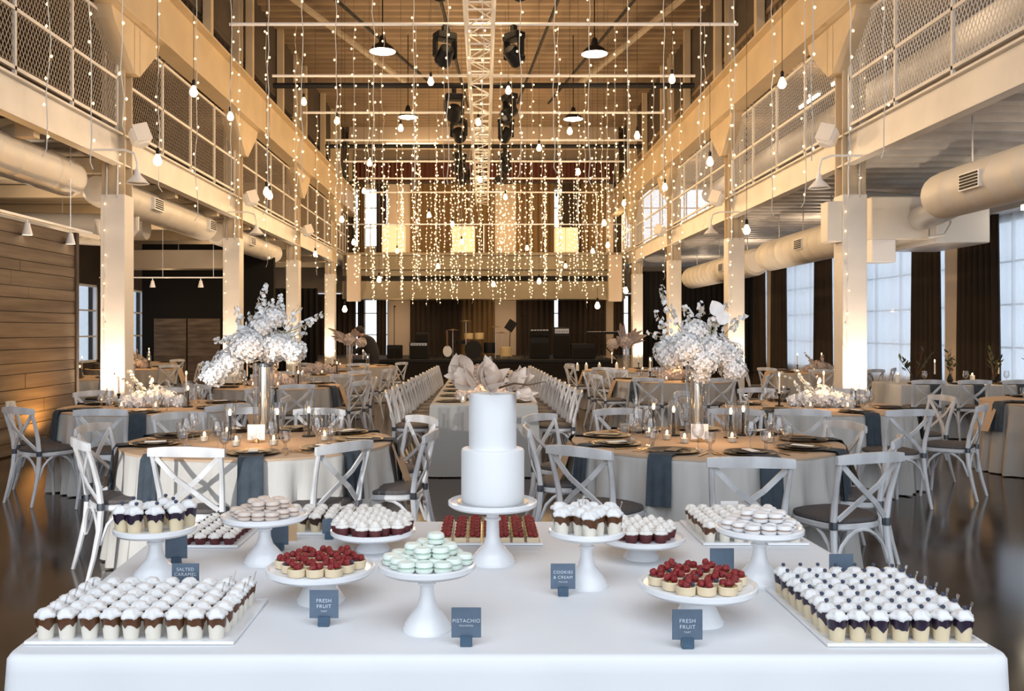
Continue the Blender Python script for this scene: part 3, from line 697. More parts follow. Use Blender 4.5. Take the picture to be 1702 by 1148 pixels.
# settings
def lathe_mesh(name, prof, m, n=16, close=True, **k): return MB().lathe(prof, n, close=close, **k).mesh(name, m)
WINE = [('bowl', lathe_mesh('bowl', [(.006, .078), (.024, .085), (.037, .105), (.040, .130), (.036, .160), (.031, .185)], M['glass'], 14, False), []),
        ('stem', lathe_mesh('stem', [(.034, 0), (.033, .003), (.006, .008), (.0035, .03), (.004, .078)], M['glass'], 12), [])]
TUMB = [('glass', lathe_mesh('goblet', [(.024, 0), (.026, .004), (.010, .012), (.009, .04), (.030, .058), (.037, .09), (.034, .125)], M['glass'], 14, False), [])]
CHARGER = [('plate', lathe_mesh('charger', [(.001, .004), (.11, .004), (.115, .008), (.165, .016), (.167, .013), (.12, 0)], M['plate'], 28), [('rim', lathe_mesh('rim', [(.163, .0162), (.167, .0172), (.169, .0155)], M['gold'], 28, False))]),
           ('salad_plate', lathe_mesh('salad_plate', [(.001, .010), (.07, .010), (.075, .014), (.112, .022), (.114, .019), (.08, .006)], M['plate'], 24), []),
           ('folded_menu', MB().bevbox(-.03, .03, -.07, .07, .022, .027, .002).mesh('folded_menu', M['paper']), [])]
CHARGER2 = [CHARGER[0], ('dark_napkin', MB().bevbox(-.035, .035, -.09, .09, .012, .022, .003).mesh('dark_napkin', M['plate']), [])]
def fork_mesh():
    b = MB(); b.bar((0, -.09, .004), (0, .02, .004), .006, .003); b.bar((0, .02, .004), (0, .045, .006), .018, .003)
    for i in range(4): b.bar((-.0075+i*.005, .045, .006), (-.0075+i*.005, .085, .008), .0028, .002)
    return b.mesh('fork', M['gold'], 0)
FORK = [('fork', fork_mesh(), [])]
KNIFE = [('knife', MB().bar((0, -.10, .004), (0, .0, .004), .010, .005).bar((0, 0, .004), (0, .10, .005), .015, .002).mesh('knife', M['gold'], 0), [])]
def napkin_mesh(over=.30):
    # lies on the rim (y<0 inside), falls over the edge at y=0
    vs = []; fs = []; path = [(-.16, .008), (-.04, .008), (.006, .006), (.022, -.02), (.03, -.12), (.038, -.22), (.045, -over)]
    n = 8; T = .006
    for th in (0, T):
        for i, (y, z) in enumerate(path):
            for k in range(n+1):
                u = k/n-.5; f = .008*math.sin(u*14)*max(0, min(1, -z/.1))
                vs.append((u*(.15+.02*max(0, -z)), y+f+(th if z < 0 else 0), z+(th if z > 0 else 0)))
    m = len(path)*(n+1)
    for i in range(len(path)-1):
        for k in range(n): a = i*(n+1)+k; fs.append((a, a+1, a+n+2, a+n+1)); fs.append((m+a+n+1, m+a+n+2, m+a+1, m+a))
    return MB().add(vs, fs).mesh('napkin', M['napkin'], 60)
NAP = [('napkin', napkin_mesh(), [])]
def settings(cx, cy, rt, angles, phrase, lvl, grp, z=TZ+.0055):
    for i, a in enumerate(angles):
        ux, uy = math.cos(a), math.sin(a); rz = a-PI/2
        pos = '%s place clockwise at %s' % (ORD[i], phrase)
        r_ = rt-.22
        spawn('charger_plate', CHARGER if i % 2 == 0 else CHARGER2, (cx+ux*r_, cy+uy*r_, z), rz, 'dark charger with %s, %s' % ('white menu' if i % 2 == 0 else 'dark napkin', pos), 'plate', 'charger plates at '+phrase)
        if lvl >= 1:
            spawn('napkin', NAP, (cx+ux*(rt+.022), cy+uy*(rt+.012), z), rz, 'slate napkin hanging over edge, %s' % pos, 'napkin', 'hanging napkins at '+phrase)
            for g, (dr, dt) in enumerate(((-.20, .10), (-.17, .19))):
                tx, ty = -uy, ux; X = cx+ux*(r_+dr)+tx*dt; Y = cy+uy*(r_+dr)+ty*dt
                if g == 0: spawn('wine_glass', WINE, (X, Y, z), 0, 'stemmed wine glass, %s' % pos, 'glass', 'wine glasses at '+phrase)
                else: spawn('water_goblet', TUMB, (X, Y, z), 0, 'short water goblet, %s' % pos, 'glass', 'water goblets at '+phrase)
        if lvl >= 2:
            tx, ty = -uy, ux
            for nm, pr, dt in (('fork', FORK, -.20), ('fork', FORK, -.23), ('knife', KNIFE, .20)):
                side = 'outer fork' if dt == -.23 else 'inner fork' if nm == 'fork' else 'knife'
                spawn(nm, pr, (cx+ux*(r_+.02)+tx*dt, cy+uy*(r_+.02)+ty*dt, z), rz+PI, 'brass %s, %s' % (side, pos), nm, 'brass cutlery at '+phrase)
# candles
VOT = [('holder', lathe_mesh('holder', [(.024, 0), (.030, .01), (.034, .055), (.035, .075)], M['glass'], 12, False), []), ('wax', lathe_mesh('wax', [(.025, .004), (.026, .035), (.001, .037)], M['wax'], 10), []),
       ('flame', MB().ball((0, 0, .052), .009, 6, 4, (1, 1, 1.9)).mesh('flame', M['flame']), [])]
TAPER = [('candlestick', lathe_mesh('candlestick', [(.045, 0), (.043, .008), (.010, .014), (.008, .10), (.018, .115), (.018, .13)], M['black'], 12), []), ('candle', lathe_mesh('candle', [(.011, .12), (.009, .30), (.001, .302)], M['wax'], 8), []),
         ('flame', MB().ball((0, 0, .325), .010, 6, 4, (1, 1, 2.2)).mesh('flame', M['flame']), [])]
HURR = [('base', lathe_mesh('base', [(.05, 0), (.05, .008), (.012, .014)], M['black'], 12), []), ('candle', lathe_mesh('candle', [(.012, .01), (.010, .17), (.001, .172)], M['black'], 8), []),
        ('glass_sleeve', lathe_mesh('glass_sleeve', [(.042, .006), (.042, .26)], M['glass'], 16, False), []), ('flame', MB().ball((0, 0, .192), .011, 6, 4, (1, 1, 2.2)).mesh('flame', M['flame']), [])]
TALLG = [('candle', lathe_mesh('candle', [(.032, 0), (.032, .12), (.001, .122)], M['wax'], 12), []), ('flame', MB().ball((0, 0, .135), .011, 6, 4, (1, 1, 1.8)).mesh('flame', M['flame']), [])]
# blooms
def blossom(b, c, r_, d, q, n=4):
    d = Vector(d).normalized(); a = d.orthogonal().normalized(); e = d.cross(a); c = Vector(c); st = q.uniform(0, 6)
    for k in range(n):
        t = st+2*PI*k/n; p = a*math.cos(t)+e*math.sin(t); s = a*math.cos(t+.62)+e*math.sin(t+.62); s2 = a*math.cos(t-.62)+e*math.sin(t-.62)
        b.add([c, c+s2*r_*.75+d*r_*.28, c+p*r_*1.1+d*r_*.18, c+s*r_*.75+d*r_*.28], [(0, 1, 2, 3)])
def head(c, r_, seed, cnt=90, fr=.022, sq=(1, 1, .85)):
    q = random.Random(seed); b = MB(); b.ball(c, r_*.8, 10, 6, sq)
    for i in range(cnt):
        z = 1-2*(i+.5)/cnt; a = i*2.39996; rr = math.sqrt(max(0, 1-z*z)); d = (rr*math.cos(a)*sq[0], rr*math.sin(a)*sq[1], z*sq[2])
        k = r_*q.uniform(.84, 1.03); blossom(b, (c[0]+d[0]*k, c[1]+d[1]*k, c[2]+d[2]*k), fr*q.uniform(.8, 1.25), (d[0]+q.uniform(-.3, .3), d[1]+q.uniform(-.3, .3), d[2]+q.uniform(-.2, .4)), q)
    return b
def spray(p0, p1, bend, seed, cnt=26, fr=.022, wid=.045):
    q = random.Random(seed); b = MB(); p0 = Vector(p0); p1 = Vector(p1); bend = Vector(bend); pts = []
    for i in range(9): t = i/8; pts.append(p0.lerp(p1, t)+bend*math.sin(PI*t))
    st = MB().tube(pts, [.005-.0004*i for i in range(9)], 5)
    for i in range(cnt):
        t = .25+.75*i/cnt; k = t*8; j = min(7, int(k)); p = pts[j].lerp(pts[j+1], k-j); w_ = wid*(1.15-t*.8)
        d = Vector((q.uniform(-1, 1), q.uniform(-1, 1), q.uniform(-.6, 1))); d.normalize(); blossom(b, p+d*w_, fr*(1.25-.6*t), d, q, 5)
    return b, st
def tall_arrangement(x, y, seed, label, mirror=1, flip=0, vlabel=''):
    v = link('glass_vase', None, None, (x, y, TZ+.004)); tag(v, vlabel, 'vase')
    obj('glass_wall', MB().lathe([(.075, 0), (.078, .01), (.078, .52), (.080, .53)], 20, close=False), M['glass'], v)
    obj('glass_base', MB().lathe([(.001, .003), (.075, .003), (.075, .018), (.001, .018)], 20), M['glass'], v)
    st = MB(); q = random.Random(seed)
    for i in range(9): a = q.uniform(0, 6.28); st.tube([(.04*math.cos(a), .04*math.sin(a), .03), (.02*math.cos(a+2), .02*math.sin(a+2), .5)], .004, 5)
    obj('inner_stems', st, M['leafg'], v)
    obj('reflection_sleeve', MB().tube([(.005, 0, .02), (.005, 0, .5)], .045, 12), M['mirror'], v)  # added metal core imitating bright reflections in the clear vase
    r = link('flower_arrangement', None, None, (x, y, TZ+.55)); tag(r, label, 'flowers')
    s = mirror
    if not flip:
        hs = [(-.10, -.06, .12, .15), (.10, .02, .12, .13), (-.26, 0, .0, .11), (.02, .12, .10, .14), (-.36, -.04, -.10, .10), (.22, .0, .08, .10), (-.30, .03, -.02, .09), (.0, -.02, .26, .10), (.08, 0, .33, .09)]
        sp = [((.0, 0, .2), (.02, 0, .58), (-.03, 0, 0), 40), ((.08, 0, .2), (.12, .02, .50), (.02, 0, 0), 34), ((.12, 0, .2), (.46, .0, .36), (0, 0, -.02), 34), ((-.1, 0, .15), (-.20, 0, .42), (-.02, 0, .0), 22), ((-.15, 0, .1), (-.37, 0, .15), (0, 0, .03), 24), ((-.2, 0, 0), (-.42, 0, -.12), (0, 0, .02), 24), ((.1, .05, .1), (.3, .1, .2), (0, 0, .03), 20), ((.05, -.05, .2), (.08, -.05, .46), (-.02, 0, 0), 26), ((-.05, 0, .15), (-.10, 0, .36), (0, 0, 0), 20), ((.1, 0, .15), (.28, 0, .42), (0, 0, 0), 24), ((-.3, 0, -.05), (-.46, 0, -.02), (0, 0, 0), 18)]
    else:
        hs = [(-.08, -.05, .10, .15), (.12, -.03, .08, .14), (-.18, .02, .06, .13), (.24, .02, .05, .12), (0, .12, .1, .14), (.03, -.08, .0, .12), (.28, .0, -.06, .10), (-.02, -.02, .22, .11), (.02, -.05, -.1, .07)]
        sp = [((-.08, 0, .2), (-.26, 0, .56), (-.03, 0, 0), 40), ((-.14, 0, .12), (-.30, 0, .38), (-.02, 0, 0), 20), ((.0, 0, .2), (.03, 0, .45), (.02, 0, 0), 22), ((.12, 0, .2), (.24, 0, .43), (0, 0, .02), 26), ((.18, 0, .15), (.38, 0, .35), (0, 0, .02), 26), ((0, 0, 0), (.02, -.05, -.22), (.0, 0, 0), 20), ((-.2, 0, .05), (-.31, 0, .12), (0, 0, .0), 18), ((.0, -.05, .2), (-.10, -.05, .42), (0, 0, 0), 24), ((.1, 0, .15), (.14, 0, .40), (0, 0, 0), 22), ((-.1, 0, .1), (-.36, 0, .22), (0, 0, 0), 20)]
    for i, (hx, hy, hz, hr) in enumerate(hs): obj('hydrangea_head', head((s*hx, hy, hz), hr, seed+i, int(95*(hr/.13)**2), .026), M['bloom'], r)
    for i, (p, e, bd, c) in enumerate(sp):
        b, stem = spray((s*p[0], p[1], p[2]), (s*e[0], e[1], e[2]), bd, seed+20+i, c); o = obj('flower_spray', b, M['bloom'], r); obj('stem', stem, M['leafg'], o)
    if flip:
        for k, (px, pz, L) in enumerate(((.17, .34, .13), (.24, .30, .12))):
            b = MB(); b.petal(Matrix.Translation((px, -.04, pz)) @ Matrix.Rotation(-.5-k*.6, 4, 'Y') @ Matrix.Rotation(PI/2, 4, 'X'), L, .11, .1, .1); obj('anthurium_petal', b, M['bloom'], r)
def low_mesh(seed, m1, tall=True):
    P = []; q = random.Random(seed)
    for i, (hx, hy, hz, hr) in enumerate(((-.13, 0, .08, .10), (.02, -.04, .10, .11), (.15, .03, .08, .10), (.03, .09, .12, .10), (-.24, .02, .05, .075), (.26, 0, .05, .07))):
        P.append(('hydrangea_head', head((hx, hy, hz), hr, seed+i, 44, .030).mesh('bloom', m1), []))
    if tall:
        for i in range(4):
            a = q.uniform(-.25, .25); b, st = spray((a*.4, 0, .1), (a*1.2-.08, q.uniform(-.1, .1), .38+q.uniform(-.08, .1)), (0, 0, 0), seed+40+i, 15, .022, .03)
            P.append(('flower_spray', b.mesh('spray', m1), [('stem', st.mesh('stem', M['leafg']))]))
    P.append(('bowl', lathe_mesh('bowl', [(.07, 0), (.10, .02), (.12, .06), (.115, .06)], M['plate2'], 14), []))
    return P
LOWF = [low_mesh(3, M['bloom']), low_mesh(31, M['bloomp']), low_mesh(57, M['bloomp'], False)]
def leafy_mesh(seed):
    q = random.Random(seed); P = []
    for i in range(5):
        a = q.uniform(-.6, .6); h = q.uniform(.28, .5); x1 = a*.5; st = MB().tube([(0, 0, .02), (x1*.4, 0, h*.5), (x1, q.uniform(-.05, .05), h)], .004, 5); lf = MB()
        for k in range(4): lf.petal(Matrix.Translation((x1*(.6+.13*k), 0, h*(.55+.15*k))) @ Matrix.Rotation(q.uniform(0, 6.28), 4, 'Z') @ Matrix.Rotation(q.uniform(.1, .9), 4, 'X'), .10, .05, .3, .1, 3)
        P.append(('stem', st.mesh('stem', M['twig']), [('leaf_cluster', lf.mesh('leaf_cluster', M['leaf']))]))
    P.append(('bud_vase', lathe_mesh('bud_vase', [(.03, 0), (.045, .04), (.03, .09), (.015, .12), (.018, .13)], M['black'], 12), []))
    return P
LEAFY = [leafy_mesh(4), leafy_mesh(9)]
PLUME = None
def plume_arr(x, y, label, s, z=TZ):
    v = link('glass_vase', None, None, (x, y, z)); tag(v, 'clear cylinder vase under the '+label.split(' ', 1)[1][:60].rsplit(' ', 1)[0], 'vase') if False else None
    tag(v, 'clear cylinder vase, farther away on the %s' % ('left' if s < 0 else 'right'), 'vase'); obj('glass_wall', MB().lathe([(.07, 0), (.07, .5)], 16, close=False), M['glass'], v); obj('stem_bundle', MB().tube([(0, 0, .02), (0, 0, .5)], .03, 8), M['bloomp'], v)
    r = link('leaf_arrangement', None, None, (x, y, z+.52)); tag(r, label, 'flowers')
    q = random.Random(int(x*10)); 
    for i in range(15):
        a = q.uniform(.45, 1.35)*(1 if i % 3 else -.7)*s; lf = MB(); L = q.uniform(.25, .62)
        lf.petal(Matrix.Rotation(q.uniform(-.4, .4), 4, 'Z') @ Matrix.Rotation(a, 4, 'Y') @ Matrix.Rotation(PI/2, 4, 'X'), L, .085, .7, .25, 6); obj('leaf', lf, M['bloomp'], r)
    obj('hydrangea_head', head((0, 0, .05), .16, 9, 60, .04), M['bloomp'], r); obj('hydrangea_head', head((-s*.25, 0, .0), .12, 19, 44, .04), M['bloomp'], r)

def round_table(cx, cy, phrase, backs, r_=.915, lvl=1, ns=8, top='grey linen', seed=1, cloth='cloth'):
    t = link('round_table', None, None, (cx, cy, 0)); tag(t, 'round table draped in %s, %s' % (top, phrase), 'table')
    obj('table_top', MB().lathe([(r_-.02, TZ-.03), (r_-.02, TZ-.006)], 32), M['walld'], t); obj('pedestal', MB().lathe([(.3, 0), (.3, .03), (.05, .05), (.05, TZ-.04)], 12), M['black'], t)
    o = obj('tablecloth', drape_cloth([(p[0]-cx, p[1]-cy) for p in circ(cx, cy, r_, 168)], TZ, .012, 31, .078, .050, seed), M[cloth], t, 60)
    rn = MB().lathe([(.001, TZ+.0045), (r_-.004, TZ+.0045), (r_+.012, TZ+.002), (r_+.013, TZ-.012)], 72)  # tan overlay: warm light on the cloth top put into colour
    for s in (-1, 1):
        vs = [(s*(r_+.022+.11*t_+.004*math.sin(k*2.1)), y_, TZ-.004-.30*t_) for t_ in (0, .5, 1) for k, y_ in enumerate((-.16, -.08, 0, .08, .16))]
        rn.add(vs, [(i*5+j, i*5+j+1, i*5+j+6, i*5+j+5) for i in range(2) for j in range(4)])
    obj('warm_lit_top', rn, M['tan'], t, 60)
    table_chairs(cx, cy, backs, phrase, 'crossback chairs round the banquet tables')
    if ns:
        an = [-PI/2+.18-2*PI*k/ns for k in range(ns)]
        settings(cx, cy, r_, an, phrase, lvl, '')

# ---------------- the two near round tables
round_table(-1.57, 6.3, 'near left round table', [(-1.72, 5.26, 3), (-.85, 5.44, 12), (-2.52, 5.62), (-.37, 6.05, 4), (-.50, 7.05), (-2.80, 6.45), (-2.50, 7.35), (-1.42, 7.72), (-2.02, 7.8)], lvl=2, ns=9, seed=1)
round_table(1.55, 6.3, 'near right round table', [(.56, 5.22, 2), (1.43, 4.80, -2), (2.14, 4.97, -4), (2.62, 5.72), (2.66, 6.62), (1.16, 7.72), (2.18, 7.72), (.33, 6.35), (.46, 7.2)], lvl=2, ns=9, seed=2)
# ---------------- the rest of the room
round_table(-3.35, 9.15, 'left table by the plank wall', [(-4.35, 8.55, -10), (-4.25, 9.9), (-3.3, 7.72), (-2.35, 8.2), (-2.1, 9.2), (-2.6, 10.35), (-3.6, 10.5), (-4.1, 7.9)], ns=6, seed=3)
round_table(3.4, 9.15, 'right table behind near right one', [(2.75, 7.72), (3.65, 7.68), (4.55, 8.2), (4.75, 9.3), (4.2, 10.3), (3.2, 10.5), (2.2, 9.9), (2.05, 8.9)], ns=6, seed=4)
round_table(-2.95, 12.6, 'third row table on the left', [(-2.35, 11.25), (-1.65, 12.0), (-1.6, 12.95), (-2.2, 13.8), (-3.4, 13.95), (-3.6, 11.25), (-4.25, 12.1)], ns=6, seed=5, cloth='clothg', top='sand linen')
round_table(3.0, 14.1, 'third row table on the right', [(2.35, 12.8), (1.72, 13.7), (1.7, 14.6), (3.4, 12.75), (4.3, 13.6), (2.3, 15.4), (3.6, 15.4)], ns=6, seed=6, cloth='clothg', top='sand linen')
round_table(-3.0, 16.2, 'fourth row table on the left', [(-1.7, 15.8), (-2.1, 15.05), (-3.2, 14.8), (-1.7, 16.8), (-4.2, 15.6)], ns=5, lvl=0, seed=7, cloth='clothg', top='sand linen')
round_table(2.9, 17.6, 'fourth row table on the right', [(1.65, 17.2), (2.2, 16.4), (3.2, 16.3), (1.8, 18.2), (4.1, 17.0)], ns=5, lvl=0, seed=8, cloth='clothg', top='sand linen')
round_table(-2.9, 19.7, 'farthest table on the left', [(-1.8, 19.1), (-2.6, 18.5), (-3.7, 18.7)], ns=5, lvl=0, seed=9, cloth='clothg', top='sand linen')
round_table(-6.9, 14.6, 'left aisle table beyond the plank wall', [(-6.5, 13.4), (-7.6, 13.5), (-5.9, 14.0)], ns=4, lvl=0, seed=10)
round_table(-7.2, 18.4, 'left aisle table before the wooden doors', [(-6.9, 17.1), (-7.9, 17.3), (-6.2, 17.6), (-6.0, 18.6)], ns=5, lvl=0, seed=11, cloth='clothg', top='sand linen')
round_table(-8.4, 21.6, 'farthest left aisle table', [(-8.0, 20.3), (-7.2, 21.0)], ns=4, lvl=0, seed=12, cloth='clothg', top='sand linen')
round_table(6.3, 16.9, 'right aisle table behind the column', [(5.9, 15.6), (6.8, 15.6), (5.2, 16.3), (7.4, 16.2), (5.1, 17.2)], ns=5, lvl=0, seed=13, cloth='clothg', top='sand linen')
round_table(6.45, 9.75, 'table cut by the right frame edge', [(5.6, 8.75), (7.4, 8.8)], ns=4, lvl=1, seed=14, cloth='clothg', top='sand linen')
# ---------------- straight tables
def rect_table(x0, x1, y0, y1, phrase, seed, cloth='cloth', folds=30, amp=.012):
    t = link('banquet_table', None, None, ((x0+x1)/2, (y0+y1)/2, 0)); tag(t, phrase, 'table'); hx, hy = (x1-x0)/2, (y1-y0)/2
    obj('table_top', MB().box(-hx+.02, hx-.02, -hy+.02, hy-.02, TZ-.03, TZ-.006), M['walld'], t, 0)
    for sx in (-1, 1):
        for sy in (-1, 1): obj('leg', MB().box(sx*(hx-.1)-.02, sx*(hx-.1)+.02, sy*(hy-.1)-.02, sy*(hy-.1)+.02, 0, TZ-.03), M['black'], t, 0)
    per = []; n1, n2 = int(2*hx/.05), int(2*hy/.05)
    for i in range(n1): per.append((-hx+2*hx*i/n1, -hy))
    for i in range(n2): per.append((hx, -hy+2*hy*i/n2))
    for i in range(n1): per.append((hx-2*hx*i/n1, hy))
    for i in range(n2): per.append((-hx, hy-2*hy*i/n2))
    obj('tablecloth', drape_cloth(per, TZ, .012, folds, amp, .05, seed), M[cloth], t, 60)
rect_table(-.56, .56, 9.4, 17.6, 'long head table in grey linen down the centre of the hall', 21, 'clothh', folds=36)
rect_table(5.95, 10.0, 12.75, 13.7, 'long table draped in grey linen along the right aisle', 22, folds=40, amp=.03)
for s in (-1, 1):
    for k in range(14):
        x = s*(.80-.016*k+rnd.uniform(-.01, .01)); y = 10.05+k*.54
        spawn('crossback_chair', CH, (x, y, 0), PI/2 if s > 0 else -PI/2, 'whitewashed crossback chair, %s in the %s row along the centre head table' % (ORD[k], 'left' if s < 0 else 'right'), 'chair', 'crossback chairs along the head table')
for k in range(6):
    spawn('crossback_chair', CH, (6.1+.62*k, 12.52, 0), rnd.uniform(-.06, .06), 'whitewashed crossback chair, %s from left along the right aisle long table' % ORD[k], 'chair', 'crossback chairs along the right aisle table')
    if k: spawn('napkin', NAP, (5.8+.62*k, 12.738, TZ+.004), PI, 'slate napkin over the near edge of the right aisle table, %s from left' % ORD[k-1], 'napkin', 'napkins on the right aisle table')
for s in (-1, 1):
    for k in range(8):
        spawn('charger_plate', CHARGER2, (s*.36, 9.75+k*.85, TZ+.004), PI/2, 'dark charger plate, %s on the %s side of the centre head table' % (ORD[k], 'left' if s < 0 else 'right'), 'plate', 'charger plates on the head table')
for k in range(6):
    spawn('charger_plate', CHARGER2, (6.3+.6*k, 12.95, TZ+.004), 0, 'dark charger plate on the right aisle long table, %s from left' % ORD[k], 'plate', 'charger plates on the right aisle table')
    spawn('wine_glass', WINE, (6.45+.6*k, 13.1, TZ+.004), 0, 'stemmed wine glass on the right aisle long table, %s from left' % ORD[k], 'glass', 'glasses on the right aisle table')

# ---------------- centrepieces
tall_arrangement(-1.66, 6.75, 100, 'tall white hydrangea and orchid arrangement towering over the near left round table', 1, 0, 'tall clear cylinder vase with stems on the near left round table')
tall_arrangement(1.60, 6.75, 200, 'tall white hydrangea arrangement with upright sprays over the near right round table', 1, 1, 'tall clear cylinder vase with stems on the near right round table')
Z1 = TZ+.0055
def put(pr, nm, cat, lst, grp, lab):
    for i, (x, y) in enumerate(lst): spawn(nm, pr, (x, y, Z1), rnd.uniform(0, 3), lab % ORD[i], cat, grp)
put(HURR, 'hurricane_candle', 'candle', [(-1.48, 6.42), (-1.28, 6.55), (-1.80, 6.35)], 'sleeved candles, near left', 'dark taper in clear glass sleeve, %s by the near left vase')
put(HURR, 'hurricane_candle', 'candle', [(1.78, 6.45), (1.92, 6.62), (1.40, 6.60), (1.3, 6.85)], 'sleeved candles, near right', 'dark taper in clear glass sleeve, %s by the near right vase')
put(VOT, 'votive_candle', 'candle', [(-1.88, 6.55), (-1.42, 6.05), (-1.95, 6.25), (-1.12, 6.3), (-1.66, 6.0)], 'votives, near left', 'glass votive candle, %s among the near left centrepiece')
put(VOT, 'votive_candle', 'candle', [(1.30, 6.35), (1.38, 6.15), (1.98, 6.2), (1.72, 6.2), (1.2, 6.5)], 'votives, near right', 'glass votive candle, %s among the near right centrepiece')
NC = [('card', MB().box(-.06, .06, -.004, .004, .02, .125).mesh('card', M['paper'], 0), []), ('card_holder', MB().bevbox(-.015, .015, -.02, .02, 0, .03, .003).mesh('card_holder', M['gold']), [])]
spawn('table_card', NC, (-1.57, 6.18, Z1), 0, 'blank white table card before the near left vase', 'card'); spawn('table_card', NC, (1.50, 6.22, Z1), 0, 'blank white table card before the near right vase', 'card')
spawn('carafe', [('glass_body', lathe_mesh('carafe', [(.045, 0), (.05, .02), (.045, .10), (.022, .19), (.022, .24), (.03, .26)], M['glass'], 16, False), []), ('water', lathe_mesh('water', [(.043, .01), (.046, .02), (.041, .11), (.001, .112)], M['glass'], 16), [])], (1.15, 6.75, Z1), 0, 'clear water carafe left of the near right vase', 'carafe')
TC = {'left table by the plank wall': (-3.35, 9.15, 0), 'right table behind near right one': (3.4, 9.15, 0), 'third row table on the left': (-2.95, 12.6, 1), 'third row table on the right': (3.0, 14.1, 1),
      'fourth row table on the left': (-3.0, 16.2, 2), 'fourth row table on the right': (2.9, 17.6, 2), 'farthest table on the left': (-2.9, 19.7, 2), 'left aisle table beyond the plank wall': (-6.9, 14.6, 1), 'left aisle table before the wooden doors': (-7.2, 18.4, 1),
      'farthest left aisle table': (-8.4, 21.6, 1), 'right aisle table behind the column': (6.3, 16.9, 1), 'table cut by the right frame edge': (6.45, 9.75, 1)}
for ph, (x, y, k) in TC.items():
    if ph == 'fourth row table on the right': plume_arr(x-.1, y, 'tall arrangement of pale curled leaves on the %s' % ph, 1)
    elif ph == 'farthest table on the left': plume_arr(x-.05, y, 'tall arrangement of pale curled leaves on the %s' % ph, -1)
    else: spawn('flower_arrangement', LOWF[k], (x, y-.1, Z1), rnd.uniform(-.4, .4), '%s flower arrangement on the %s' % ('low white' if k == 0 else 'blush pink', ph), 'flowers', 'low centrepieces')
    for i, (dx, dy) in enumerate(((.36, -.1), (-.38, .0), (.2, .33))): spawn('taper_candle', TAPER if i else HURR, (x+dx, y+dy, Z1), 0, 'lit candle, %s on the %s' % (ORD[i], ph), 'candle', 'lit candles on tables')
    for i, (dx, dy) in enumerate(((-.2, -.38), (.15, -.42))): spawn('votive_candle', VOT, (x+dx, y+dy, Z1), 0, 'small glass votive, %s on the %s' % (ORD[i], ph), 'candle', 'votives on tables')
for i, (x, y) in enumerate(((6.35, 13.2), (6.9, 13.25), (7.5, 13.15), (8.2, 13.2), (8.9, 13.2))): spawn('leafy_stems', LEAFY[i % 2], (x, y, Z1), i*.7, 'dark leafy stems in a black bud vase, %s from left on the right aisle table' % ORD[i], 'plant', 'dark leaf stems on the right aisle table')
for i in range(7): spawn('taper_candle' if i % 2 else 'pillar_candle', TAPER if i % 2 else TALLG, (6.15+.5*i, 13.3-.1*(i % 3), Z1), 0, 'lit candle on the right aisle long table, %s from left' % ORD[i], 'candle', 'lit candles on the right aisle table')
for i in range(4): spawn('pillar_candle', TALLG, (1.8+.14*i*(1+.3*i), 17.2+.1*i, Z1), 0, 'glowing pillar candle, %s in the row on the fourth row right table' % ORD[i], 'candle', 'pillar candles in a row')
for i, y in enumerate((9.9, 10.7, 12.0, 13.5, 15.0)):
    spawn('flower_arrangement', LOWF[2], (.0, y, Z1), i*.5, 'blush flower arrangement, %s along the centre head table' % ORD[i], 'flowers', 'head table flowers')
    for j, dx in enumerate((-.22, .2)): spawn('votive_candle', VOT, (dx, y-.35, Z1), 0, 'glass votive, %s %s on the centre head table' % (ORD[i], 'left' if j == 0 else 'right'), 'candle', 'votives on the head table')
for i in range(6): spawn('taper_candle', TAPER, (-.02+.11*((i % 3)-1), 9.95+.12*(i//3), Z1), 0, 'lit taper behind the wedding cake, %s in the cluster on the head table' % ORD[i], 'candle', 'head table tapers')
for x, y in ((-1.57, 6.1), (1.55, 6.1), (-3.35, 8.9), (3.4, 8.9), (-2.95, 12.3), (3.0, 13.8), (0, 9.7), (7.2, 13.0), (-7.2, 18.0)): lamp('POINT', (x, y, 1.15), 4.5, (1, .60, .28), .03)
# ================================================================ DESSERT TABLE
F = [(-1.14, 2.14), (1.255, 2.14), (1.19, 3.64), (-1.25, 3.64)]
per = []; 
def corner(p, a, b, rr=.03):
    p = Vector(p); a = (Vector(a)-p).normalized(); b = (Vector(b)-p).normalized()
    return [tuple((p+a*rr*(1-t)**2+b*rr*t**2)) for t in (0, .25, .5, .75, 1)]
for i in range(4):
    p, q, pr = F[i], F[(i+1) % 4], F[i-1]
    per += corner(p, pr, q)
    a, b = Vector(per[-1]), Vector(q)+(Vector(p)-Vector(q)).normalized()*.03
    n = int((b-a).length/.03)
    per += [tuple(a.lerp(b, k/n)) for k in range(1, n)]
t = link('dessert_table', None, None, (0, 0, 0)); tag(t, 'long dessert table covered in a white linen cloth, in the foreground', 'table')
obj('table_top', MB().box(-1.1, 1.18, 2.18, 3.6, .72, TZ-.004), M['walld'], t, 0)
for x in (-1.0, 1.1):
    for y in (2.3, 3.5): obj('leg', MB().box(x-.02, x+.02, y-.02, y+.02, 0, .72), M['black'], t, 0)
cl = drape_cloth(per, TZ, .012, 22, .022, .05, 77)
# pressed crease lines, raised by a hair
cl.bar((-1.15, 2.66, TZ+.0034), (1.20, 2.645, TZ+.0034), .006, .0016); cl.bar((-1.2, 3.15, TZ+.0034), (1.19, 3.14, TZ+.0034), .006, .0016)
obj('tablecloth', cl, M['linen'], t, 60)
ZT = TZ+.004
